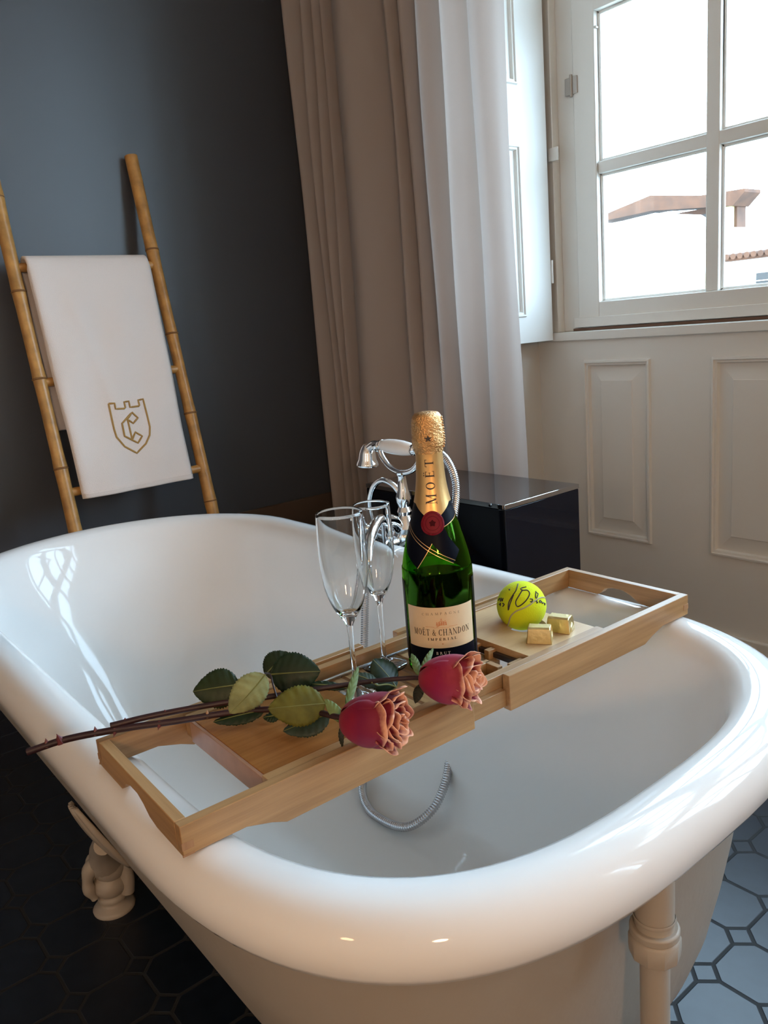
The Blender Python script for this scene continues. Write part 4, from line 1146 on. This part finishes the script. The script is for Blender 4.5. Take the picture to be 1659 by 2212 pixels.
def add_attr(o, vals):
    a = o.data.attributes.new('petal_v', 'FLOAT', 'POINT')
    for i, v_ in enumerate(vals): a.data[i].value = v_
def petal(parent, org, ax, e1, e2, ang, span, R1, L, flare, off, mat, curl=0.0, ruff=0.004, pointy=0.0, start=0.0, seed=0):
    """one petal wrapped round the axis"""
    rnd = random.Random(seed)
    ph = rnd.uniform(0, 6)
    nu, nv = 21, 18
    vs = []; vals = []
    for j in range(nv):
        v_ = j / (nv - 1)
        for i in range(nu):
            u_ = -1 + 2 * i / (nu - 1)
            # height: rounded upper edge
            vv = v_ * (1 - 0.16 * (abs(u_) ** 2.2) * v_) + pointy * v_ ** 3 * max(0, 1 - abs(u_) * 3)
            h_ = start + L * vv
            # cup radius: opens fast from the base then nearly straight
            rad = R1 * (1 - (1 - min(1, v_ * 1.25)) ** 2.4) ** 0.5 if v_ < 0.8 else R1
            rad = max(rad, 0.0025)
            rad += flare * max(0, v_ - 0.68) ** 1.3 * 2.2 - 0.10 * R1 * math.exp(-((v_ - 0.85) / 0.12) ** 2)
            rad += off + 0.0009 * u_          # overlap spiral
            rad += ruff * (v_ ** 3) * sin(u_ * 5.5 + ph) + ruff * 0.4 * (v_ ** 2) * sin(u_ * 11 + ph * 2)
            a = ang + span * u_ * (0.55 + 0.45 * min(1, v_ * 2.2)) * (1 - 0.18 * max(0, v_ - 0.75) * 4 * 0.5)
            if curl > 0 and v_ > 0.80:        # rolled lip
                k = (v_ - 0.80) / 0.20
                rad += curl * sin(k * pi * 0.75); h_ -= curl * (1 - cos(k * pi * 0.75)) * 0.9
            h_ += 0.0012 * sin(u_ * 7 + ph) * v_
            vs.append(org + ax * h_ + e1 * (rad * cos(a)) + e2 * (rad * sin(a)))
            vals.append(v_)
    f = [(j * nu + i, j * nu + i + 1, (j + 1) * nu + i + 1, (j + 1) * nu + i) for j in range(nv - 1) for i in range(nu - 1)]
    mb = MB().add(vs, f)
    o = build('petal', mb, mat, parent, sharp=None, weld=False, solid=0.0005)
    add_attr(o, vals)
    return o
def rose_head(root, p0, p1, Rm, mat, seed):
    p0 = Vector(p0); p1 = Vector(p1); ax = (p1 - p0); L = ax.length; ax.normalize()
    view = (p0 - Vector((0, 0, 1.0))).normalized()
    e1 = (-view - ax * (-view).dot(ax)).normalized()       # towards the viewing side
    e2 = ax.cross(e1)
    # inner rolled petals
    rnd = random.Random(seed)
    for k in range(8):
        t = k / 8
        petal(root, p0, ax, e1, e2, k * 2.4 + seed, 1.35 - 0.2 * t, Rm * (0.14 + 0.60 * t), L * (0.95 - 0.02 * t), 0.0, 0, mat, 0.0006 + 0.0008 * t, 0.0014, seed=seed * 10 + k, start=0.006)
    for k in range(5):
        petal(root, p0, ax, e1, e2, k * 2 * pi / 5 + 0.6 + seed, 0.85, Rm * 0.86, L * (0.97 + 0.03 * rnd.random()), 0.0, 0, mat, 0.0018, 0.0022, seed=seed * 10 + 20 + k, start=0.003)
    # outer guard petals: one faces the viewer, others round
    for k, (a, ln, fl, cu_, po) in enumerate([(0.25, 0.93, 0.000, 0.0012, 0.0), (1.70, 0.93, 0.002, 0.0045, 0.04), (3.2, 0.95, 0.002, 0.003, 0.0), (-1.35, 0.95, 0.006, 0.0020, 0.16), (0.9, 0.99, 0.003, 0.0030, 0.03)]):
        petal(root, p0, ax, e1, e2, a, 1.00 if k < 4 else 0.5, Rm * (0.99 - 0.02 * (k == 4)), L * ln, fl, 0.0005 * (3 - k if k < 4 else 0), mat, cu_, 0.0016, po, seed=seed * 10 + 40 + k)
def leaf(root, b0, t0, wv, mat, fold=0.25, bend=0.12, name='leaf', serr=True, vein=True):
    b0 = Vector(b0); t0 = Vector(t0); wv = Vector(wv); ax = t0 - b0; L = ax.length; nrm = ax.normalized().cross(wv.normalized())
    if nrm.dot(Vector((0, 0, 1)) + (Vector((0, 0, 1)) - b0).normalized()) < 0: nrm = -nrm
    nu, nv = 13, 34
    vs = []
    for j in range(nv):
        v_ = j / (nv - 1)
        w_ = (sin(pi * v_ ** 0.82)) ** 0.72 if 0 < v_ < 1 else 0.0
        if serr: w_ *= 1 + 0.035 * ((j % 2) * 2 - 1)
        c = b0 + ax * v_ + nrm * (bend * L * sin(pi * v_))
        for i in range(nu):
            u_ = -1 + 2 * i / (nu - 1)
            vs.append(c + wv * (u_ * w_) + nrm * (fold * wv.length * w_ * (u_ * u_) * -1.0 + 0.0006 * sin(v_ * 40 - abs(u_) * 6) * abs(u_)))
    f = [(j * nu + i, j * nu + i + 1, (j + 1) * nu + i + 1, (j + 1) * nu + i) for j in range(nv - 1) for i in range(nu - 1)]
    o = build(name, MB().add(vs, f), mat, root, sharp=None, weld=False, solid=0.0005)
    if vein:
        mb = MB(); mb.tube([b0 + ax * (k / 12) + nrm * (bend * L * sin(pi * k / 12) + 0.0002) for k in range(13)], [0.0009 - 0.0006 * k / 12 for k in range(13)], 6)
        build('midrib', mb, M['stem_green'], o)
    return o
def thorn(root, p, d, s, mat):
    p = Vector(p); d = Vector(d).normalized()
    build('thorn', MB().tube([p - d * 0.001, p + d * s * 0.35, p + d * s * 0.75 + Vector((0, 0, 0.0005)), p + d * s], [0.0030 * s / 0.006, 0.0018 * s / 0.006, 0.0007, 0.0001], 8), mat, root)
# rose one: nearer the camera side, crimson
s1 = catmull([(-0.836, 0.161, 0.606), (-0.817, 0.198, 0.613), (-0.782, 0.246, 0.6185), (-0.752, 0.29, 0.620), (-0.728, 0.331, 0.621), (-0.703, 0.362, 0.622), (-0.659, 0.387, 0.628), (-0.612, 0.394, 0.634), (-0.598, 0.3965, 0.636)], 6)
rose1 = thing('rose', 'crimson rose with orange petal edges, lying left of the other rose on the tray', 'rose', (-0.70, 0.36, 0.606))
nst = len(s1)
build('stem', MB().tube(s1, [0.0038 - 0.0010 * i / nst for i in range(nst)], 12), M['stem'], rose1)
for i, d, s in ((3, (0, 0, 1), 0.008), (5, (0.2, -0.3, 0.9), 0.011), (9, (0, 0, 1), 0.008), (11, (0.3, -0.4, -0.6), 0.008), (16, (0.5, -0.5, -0.5), 0.008), (22, (0, 0, 1), 0.007)):
    thorn(rose1, s1[i], d, s, M['thorn'] if i != 22 else M['thorn_pale'])
rose_head(rose1, (-0.6005, 0.3955, 0.6345), (-0.5420, 0.4280, 0.6413), 0.0262, M['petal_a'], 3)
leaf(rose1, (-0.7339, 0.3577, 0.6426), (-0.7641, 0.3178, 0.6394), (-0.0105, 0.0065, 0.0175), M['leaf_mid'], 0.3, 0.05)
leaf(rose1, (-0.6936, 0.3686, 0.6627), (-0.7047, 0.3286, 0.6303), (-0.0068, -0.0096, 0.0132), M['leaf_under'], 0.25, 0.10)
leaf(rose1, (-0.6305, 0.398, 0.6398), (-0.6627, 0.3506, 0.6413), (-0.0079, 0.006, 0.0176), M['leaf_olive'], 0.2, 0.06)
leaf(rose1, (-0.6343, 0.4041, 0.6249), (-0.66, 0.3631, 0.6125), (-0.0138, 0.0053, 0.0064), M['leaf_grey'], 0.3, 0.02)
leaf(rose1, (-0.6994, 0.3661, 0.6219), (-0.7311, 0.3214, 0.6140), (-0.0077, 0.004, 0.0052), M['leaf_dark'], 0.3, 0.02)
leaf(rose1, (-0.6908, 0.3795, 0.6137), (-0.7027, 0.3645, 0.6123), (-0.0043, 0.0036, 0.0035), M['leaf_dark'], 0.3, 0.02)
# petioles
def petiole(root, pts, r_=0.0010, mat=None): build('petiole', MB().tube(catmull(pts, 5), r_, 8), mat or M['stem'], root)
petiole(rose1, [(-0.703, 0.362, 0.622), (-0.705, 0.365, 0.640), (-0.70, 0.368, 0.655), (-0.6936, 0.3686, 0.6627)])
petiole(rose1, [(-0.700, 0.366, 0.650), (-0.718, 0.362, 0.648), (-0.7339, 0.3577, 0.6426)])
petiole(rose1, [(-0.659, 0.387, 0.628), (-0.645, 0.395, 0.633), (-0.6305, 0.398, 0.6398)])
petiole(rose1, [(-0.645, 0.390, 0.630), (-0.638, 0.398, 0.628), (-0.6343, 0.4041, 0.6249)])
petiole(rose1, [(-0.703, 0.362, 0.622), (-0.7005, 0.364, 0.622), (-0.6994, 0.3661, 0.6219)])
leaf(rose1, (-0.6044, 0.4001, 0.6278), (-0.6249, 0.3946, 0.6479), (0.0011, 0.0053, 0.0028), M['sepal'], 0.2, 0.08, 'sepal', False, False)
leaf(rose1, (-0.6060, 0.4060, 0.6400), (-0.6412, 0.4500, 0.6589), (-0.0037, -0.002, 0.0014), M['sepal'], 0.2, 0.06, 'sepal', False, False)
leaf(rose1, (-0.5975, 0.3926, 0.6300), (-0.5944, 0.3892, 0.6090), (-0.0023, -0.0016, -0.0001), M['sepal_dark'], 0.2, 0.1, 'sepal', False, False)
# rose two: behind, pinker
s2 = catmull([(-0.788, 0.233, 0.6185), (-0.768, 0.275, 0.6215), (-0.735, 0.336, 0.6235), (-0.703, 0.384, 0.6245), (-0.68, 0.428, 0.6245), (-0.653, 0.472, 0.625), (-0.622, 0.502, 0.628), (-0.609, 0.508, 0.630)], 6)
rose2 = thing('rose', 'pinker rose with peach petal edges lying right against the champagne bottle', 'rose', (-0.70, 0.42, 0.606))
s2 = [p + Vector((-0.004, 0.002, 0.0035)) for p in s2]
nst = len(s2)
build('stem', MB().tube(s2, [0.0034 - 0.0010 * i / nst for i in range(nst)], 12), M['stem'], rose2)
for i, d, s in ((2, (0, 0.2, 1), 0.005), (7, (0.2, -0.3, 0.9), 0.005), (13, (0, 0, 1), 0.005)): thorn(rose2, s2[i], d, s, M['thorn'])
rose_head(rose2, (-0.611, 0.5075, 0.6365), (-0.5525, 0.5380, 0.6400), 0.0262, M['petal_b'], 5)
leaf(rose2, (-0.7389, 0.3926, 0.6401), (-0.74, 0.4261, 0.6551), (-0.014, -0.0013, 0.0101), M['leaf_mid'], 0.25, 0.08)
leaf(rose2, (-0.7225, 0.3901, 0.6465), (-0.6888, 0.4328, 0.6455), (-0.0085, 0.0072, 0.0197), M['leaf_dark'], 0.2, 0.06)
leaf(rose2, (-0.671, 0.5207, 0.6010), (-0.6915, 0.5066, 0.6336), (-0.0048, 0.0203, 0.0061), M['leaf_dark'], 0.3, 0.05)
leaf(rose2, (-0.6587, 0.4866, 0.6192), (-0.6762, 0.4692, 0.6328), (-0.0036, 0.0071, 0.0044), M['leaf_grey'], 0.3, 0.08)
leaf(rose2, (-0.6698, 0.4525, 0.6246), (-0.7003, 0.4161, 0.6334), (-0.0031, 0.0032, 0.0031), M['leaf_dark'], 0.2, 0.04)
petiole(rose2, [(-0.703, 0.384, 0.628), (-0.712, 0.386, 0.640), (-0.7225, 0.3901, 0.6465), (-0.7389, 0.3926, 0.6425)])
petiole(rose2, [(-0.653, 0.474, 0.6285), (-0.656, 0.480, 0.624), (-0.6587, 0.4866, 0.6192), (-0.665, 0.504, 0.612), (-0.671, 0.5207, 0.6010)], mat=M['stem_green'])
petiole(rose2, [(-0.66, 0.462, 0.628), (-0.665, 0.457, 0.626), (-0.6698, 0.4525, 0.6246)])
leaf(rose2, (-0.6120, 0.5100, 0.6400), (-0.6249, 0.5414, 0.6544), (-0.0029, -0.0015, 0.0015), M['sepal'], 0.2, 0.06, 'sepal', False, False)
leaf(rose2, (-0.6120, 0.5080, 0.6370), (-0.6458, 0.527, 0.6468), (0.0015, 0.0044, 0.0006), M['sepal'], 0.2, 0.06, 'sepal', False, False)
leaf(rose2, (-0.6070, 0.5050, 0.6300), (-0.6047, 0.4931, 0.6130), (-0.0046, -0.0028, 0.0013), M['sepal_dark'], 0.2, 0.06, 'sepal', False, False)

# ------------------------------------------------------------------ tub filler
tf = thing('tub_filler', 'chrome telephone style tub filler standing behind the far rim', 'faucet', (-1.293, 1.06, 0))
FX, FY = -1.293, 1.06
b = MB()
for dx in (-0.085, 0.085):
    b.tube([(FX + dx, FY + 0.03, 0.0), (FX + dx, FY + 0.03, 0.545)], 0.0105, 18)
    b.lathe([(0.030, 0.0), (0.030, 0.004), (0.014, 0.010)], (FX + dx, FY + 0.03, 0), 24)
build('standpipe', b, M['chrome'], tf)
b = MB()
b.tube([(FX - 0.105, FY, 0.560), (FX + 0.105, FY, 0.560)], 0.0155, 24)
b.sphere((FX, FY, 0.560), 0.027, 24, 1, 1, 1.1)
for dx in (-0.085, 0.085):
    b.sphere((FX + dx, FY, 0.560), 0.022, 20); b.tube(catmull([(FX + dx, FY + 0.03, 0.535), (FX + dx, FY + 0.028, 0.552), (FX + dx, FY + 0.01, 0.56)], 4), 0.0125, 16)
body = build('valve_body', b, M['chrome'], tf)
b = MB()
b.lathe([(0.024, 0.575), (0.026, 0.585), (0.018, 0.598), (0.013, 0.612), (0.016, 0.620), (0.012, 0.630), (0.0155, 0.640), (0.0165, 0.650), (0.0115, 0.668), (0.0090, 0.690), (0.0095, 0.697), (0.012, 0.700), (0.012, 0.704)], (FX + 0.008, FY, 0), 28)
build('riser', b, M['chrome'], tf)
# U shaped cradle
b = MB()
U = catmull([(FX - 0.060, FY, 0.748), (FX - 0.052, FY, 0.732), (FX - 0.028, FY, 0.712), (FX + 0.008, FY, 0.704), (FX + 0.044, FY, 0.712), (FX + 0.068, FY, 0.732), (FX + 0.076, FY, 0.748)], 5)
b.tube(U, 0.0062, 14)
for p in (U[0], U[-1]):
    b.tube([(p[0], FY - 0.016, 0.760), (p[0], FY - 0.012, 0.750), (p[0], FY, 0.746), (p[0], FY + 0.012, 0.750), (p[0], FY + 0.016, 0.760)], 0.0045, 10)
build('cradle', b, M['chrome'], tf)
# gooseneck return and spout over the rim
b = MB()
b.tube(catmull([(FX + 0.0, FY, 0.655), (FX - 0.018, FY - 0.005, 0.676), (FX - 0.048, FY - 0.01, 0.684), (FX - 0.082, FY - 0.01, 0.664), (FX - 0.100, FY - 0.01, 0.625), (FX - 0.104, FY, 0.585)], 6), 0.0062, 14)
build('return_pipe', b, M['chrome'], tf)
b = MB()
b.tube(catmull([(FX, FY, 0.566), (FX + 0.018, 1.022, 0.607), (FX + 0.045, 0.965, 0.622), (FX + 0.082, 0.905, 0.606), (-1.185, 0.874, 0.572), (-1.184, 0.872, 0.560)], 6), [0.0125] * 20 + [0.0105] * 11, 18)
build('spout', b, M['chrome'], tf)
# cross handles with porcelain buttons
for dx in (-0.125, 0.125):
    s_ = 1 if dx > 0 else -1
    b = MB(); c = Vector((FX + dx + s_ * 0.012, FY, 0.560))
    b.tube([(FX + dx - s_ * 0.02, FY, 0.56), c], 0.009, 16)
    b.lathe([(0.012, -0.008), (0.015, 0), (0.012, 0.008)], c, 20, axis=(s_, 0, 0))
    for a in (35, 125, 215, 305):
        d = Vector((0, cos(radians(a)), sin(radians(a))))
        b.tube([c + d * 0.01, c + d * 0.024, c + d * 0.034, c + d * 0.038], [0.0045, 0.0042, 0.0062, 0.003], 12)
    h_ = build('cross_handle', b, M['chrome'], tf)
    b = MB(); b.lathe([(0.0105, 0.008), (0.0105, 0.011), (0.006, 0.0135), (0.0001, 0.014)], c, 20, axis=(s_, 0, 0))
    build('porcelain_button', b, M['porcelain'], h_)
b = MB(); c = Vector((FX + 0.012, FY - 0.030, 0.560))
b.tube([c, c + Vector((0.0, -0.02, 0.0))], 0.010, 16)
b.tube([c + Vector((0, -0.018, 0.0)), c + Vector((0.006, -0.026, 0.022)), c + Vector((0.014, -0.030, 0.050))], [0.008, 0.0075, 0.0095], 8)
build('diverter_lever', b, M['chrome'], tf, bevel=0.0008)

hs = thing('hand_shower', 'chrome hand shower with white porcelain grip resting in its cradle', 'shower head', (-1.30, 1.06, 0.75))
HZ = 0.757
b = MB()
b.lathe([(0.0085, -1.348 + 1.348), (0.0115, 0.004), (0.0150, 0.022), (0.0163, 0.045), (0.0160, 0.070), (0.0135, 0.092), (0.0095, 0.103)], (-1.345, FY, HZ + 0.002), 28, axis=(1, 0, -0.035))
build('grip', b, M['porcelain'], hs)
b = MB()
b.lathe([(0.0100, -0.008), (0.0118, -0.004), (0.0118, 0.002), (0.0095, 0.004)], (-1.345, FY, HZ + 0.002), 24, axis=(1, 0, -0.035))
b.lathe([(0.0098, 0.100), (0.0118, 0.103), (0.0118, 0.109), (0.0080, 0.114), (0.0070, 0.128)], (-1.345, FY, HZ + 0.002), 24, axis=(1, 0, -0.035))
b.tube(catmull([(-1.350, FY, HZ + 0.002), (-1.372, FY, HZ + 0.001), (-1.390, FY, HZ - 0.008), (-1.398, FY, HZ - 0.020)], 5), 0.0095, 16)
build('collar', b, M['chrome'], hs)
b = MB()
b.lathe([(0.0095, 0.006), (0.0140, 0.000), (0.0185, -0.012), (0.0205, -0.026), (0.0240, -0.034), (0.0255, -0.038), (0.0250, -0.041), (0.0001, -0.042)][::-1], (-1.396, FY, HZ - 0.006), 32, axis=(0.12, 0, 1))
build('shower_rose', b, M['chrome'], hs)
# ribbed metal hose: from the handle over the rim, round the tub floor and up to the spout side
hp = catmull([(-1.222, 1.06, 0.752), (-1.180, 1.06, 0.757), (-1.140, 1.055, 0.745), (-1.108, 1.045, 0.715), (-1.090, 1.03, 0.680), (-1.070, 1.00, 0.640), (-1.048, 0.972, 0.585), (-1.030, 0.935, 0.520), (-1.003, 0.898, 0.400), (-0.963, 0.855, 0.275), (-0.938, 0.82, 0.235),
              (-0.930, 0.775, 0.200), (-0.965, 0.742, 0.168), (-1.04, 0.735, 0.160), (-1.10, 0.755, 0.162), (-1.142, 0.790, 0.185), (-1.165, 0.815, 0.270), (-1.180, 0.846, 0.406), (-1.189, 0.866, 0.50), (-1.185, 0.872, 0.556)], 14)
# resample evenly for the ribs
L = [0.0]
for a, b_ in zip(hp[:-1], hp[1:]): L.append(L[-1] + (b_ - a).length)
step = 0.0011; pts = []; k = 0; d = 0.0
while d < L[-1]:
    while L[k + 1] < d: k += 1
    t = (d - L[k]) / (L[k + 1] - L[k]); pts.append(hp[k].lerp(hp[k + 1], t)); d += step
rr = [0.0078 if (i % 4) in (1, 2) else 0.0064 for i in range(len(pts))]
build('hose', MB().tube(pts, rr, 14), M['steel'], hs, sharp=None)

# ------------------------------------------------------------------ lamps of the room (behind the viewpoint)
def lamp(name, label, pos, watts, radius, cat='lamp'):
    o = thing(name, label, cat, (pos.x, pos.y, 0))
    b = MB(); b.lathe([(0.14, 0), (0.14, 0.015), (0.012, 0.03), (0.010, pos.z - 0.12), (0.03, pos.z - 0.11)], (pos.x, pos.y, 0), 24)
    build('stand', b, M['dark_metal'], o)
    b = MB(); b.sphere((pos.x, pos.y, pos.z), radius, 24)
    build('bulb', b, emis(name + '_glow', WARM, 0.0 + watts * 1.6), o)
    return o
lamp('floor_lamp', 'floor lamp with a warm glowing globe in the room behind', LAMP, WARM_W, 0.06)
lamp('globe_lamp', 'second warm globe lamp further back in the room', LAMP2, WARM2_W * 1.2, 0.05)
for nm, p, wt in (('warm_point', LAMP, WARM_W), ('warm_point_b', LAMP2, WARM2_W)):
    l = bpy.data.lights.new(nm, 'POINT'); l.energy = wt; l.color = WARM; l.shadow_soft_size = 0.10
    o = bpy.data.objects.new(nm, l); o.location = p + Vector((0, 0, 0.0)); col.objects.link(o)

# ------------------------------------------------------------------ houses outside
M['old_wall'] = simple('weathered_brown_wall', (0.070, 0.028, 0.013), 0.9, noise=0.35, nscale=3)
M['roof_tile'] = simple('terracotta_roof', (0.062, 0.023, 0.009), 0.9, noise=0.3, nscale=5)
M['pale_wall'] = simple('white_render', (0.75, 0.74, 0.72), 0.9)  # one even white for the house walls
M['cream_render'] = simple('cream_render', (0.60, 0.52, 0.22), 0.9)
M['far_dark'] = simple('far_shutter', (0.03, 0.025, 0.022), 0.8)
M['far_mid'] = simple('far_stone', (0.10, 0.08, 0.06), 0.9, noise=0.2, nscale=4)
g_ = struct('ground_outside', MB().box(-40, 30, 2.6, 60, -4.1, -4.0), M['grass_far'])
YH = 14.0; K = 14.0 / 11.0
def ox(x): return x * K
def oz(z): return 1 + (z - 1) * K
hA = thing('old_house', 'weathered brown house with ruined roof seen through the window, farthest back', 'building', (ox(-6.8), YH + 3, -4))
m_ = MB()
m_.prism([(ox(-7.98), oz(2.34)), (ox(-7.96), oz(2.41)), (ox(-7.02), oz(2.575)), (ox(-6.25), oz(2.44)), (ox(-5.62), oz(2.42)), (ox(-5.62), oz(2.38)), (ox(-5.78), oz(2.23)), (ox(-7.0), oz(2.36))], 1, YH - 0.2, YH + 0.35)
build('roof', m_, M['roof_tile'], hA)
m_ = MB(); m_.box(ox(-7.9), ox(-5.80), YH, YH + 0.3, -4, oz(2.28)); build('wall', m_, M['old_wall'], hA)
for q in ((-6.55, -6.20, 2.08, 2.20), (-6.10, -5.97, 1.95, 2.22)):
    f_ = build('window', MB().box(ox(q[0]), ox(q[1]), YH - 0.05, YH + 0.02, oz(q[2]), oz(q[3])), M['far_dark'], hA)
m_ = MB(); m_.box(ox(-6.17), ox(-6.12), YH - 0.08, YH, oz(1.9), oz(2.24)); m_.box(ox(-5.95), ox(-5.84), YH - 0.08, YH, oz(1.9), oz(2.24)); build('pilaster', m_, M['cream_render'], hA)
hB = thing('white_house', 'bright white gabled house in front of the old brown house', 'building', (ox(-6.9), 11.8, -4))
def o2(x, y=12.0): return x * y / 11.0
def z2(z, y=12.0): return 1 + (z - 1) * y / 11.0
m_ = MB()
m_.prism([(o2(-8.6), -4), (o2(-5.3), -4), (o2(-5.3), z2(1.60)), (o2(-5.75), z2(1.94)), (o2(-6.15), z2(2.02)), (o2(-6.75), z2(2.12)), (o2(-7.05), z2(2.34)), (o2(-8.0), z2(2.29)), (o2(-8.6), z2(2.25))], 1, 12.0, 13.4)
build('wall', m_, M['pale_wall'], hB)
build('chimney_pot', MB().box(o2(-7.92), o2(-7.87), 11.93, 12.0, z2(2.03), z2(2.28)), simple('red_pipe', (0.14, 0.03, 0.02), 0.8), hB)
hC = thing('cream_house', 'low cream building with red tile eave at the right edge of the window view', 'building', (-5.0, 10.2, -4))
def o3(x, y=10.0): return x * y / 11.0
def z3(z, y=10.0): return 1 + (z - 1) * y / 11.0
build('wall', MB().box(o3(-6.1), o3(-3.5), 10.0, 11.2, -4, z3(1.52)), M['pale_wall'], hC)
m_ = MB(); m_.box(o3(-5.92), o3(-3.4), 9.85, 10.0, z3(1.52), z3(1.565))
for k in range(28):
    x = o3(-5.92) + 0.085 * k
    m_.tube([(x, 9.80, z3(1.575)), (x, 11.3, z3(1.66))], 0.036, 8)
build('tile_roof', m_, M['roof_tile'], hC)
for x0 in (-5.50, -4.9):
    w__ = build('window', MB().box(o3(x0), o3(x0 + 0.28), 9.96, 10.01, z3(1.17), z3(1.33)), M['far_dark'], hC)
    build('window_sill', MB().box(o3(x0 - 0.02), o3(x0 + 0.3), 9.94, 10.0, z3(1.225), z3(1.237)), M['pale_wall'], w__)
hD = thing('yellow_wall', 'pale yellow garden wall below the white gabled house', 'wall', (-6.5, 9.5, -4))
build('wall_face', MB().prism([(-8.9, -4), (-5.35, -4), (-5.35, 1.36), (-6.3, 1.34), (-7.0, 1.25), (-7.0, 1.20), (-8.9, 1.30)], 1, 9.9, 10.1), M['cream_render'], hD)
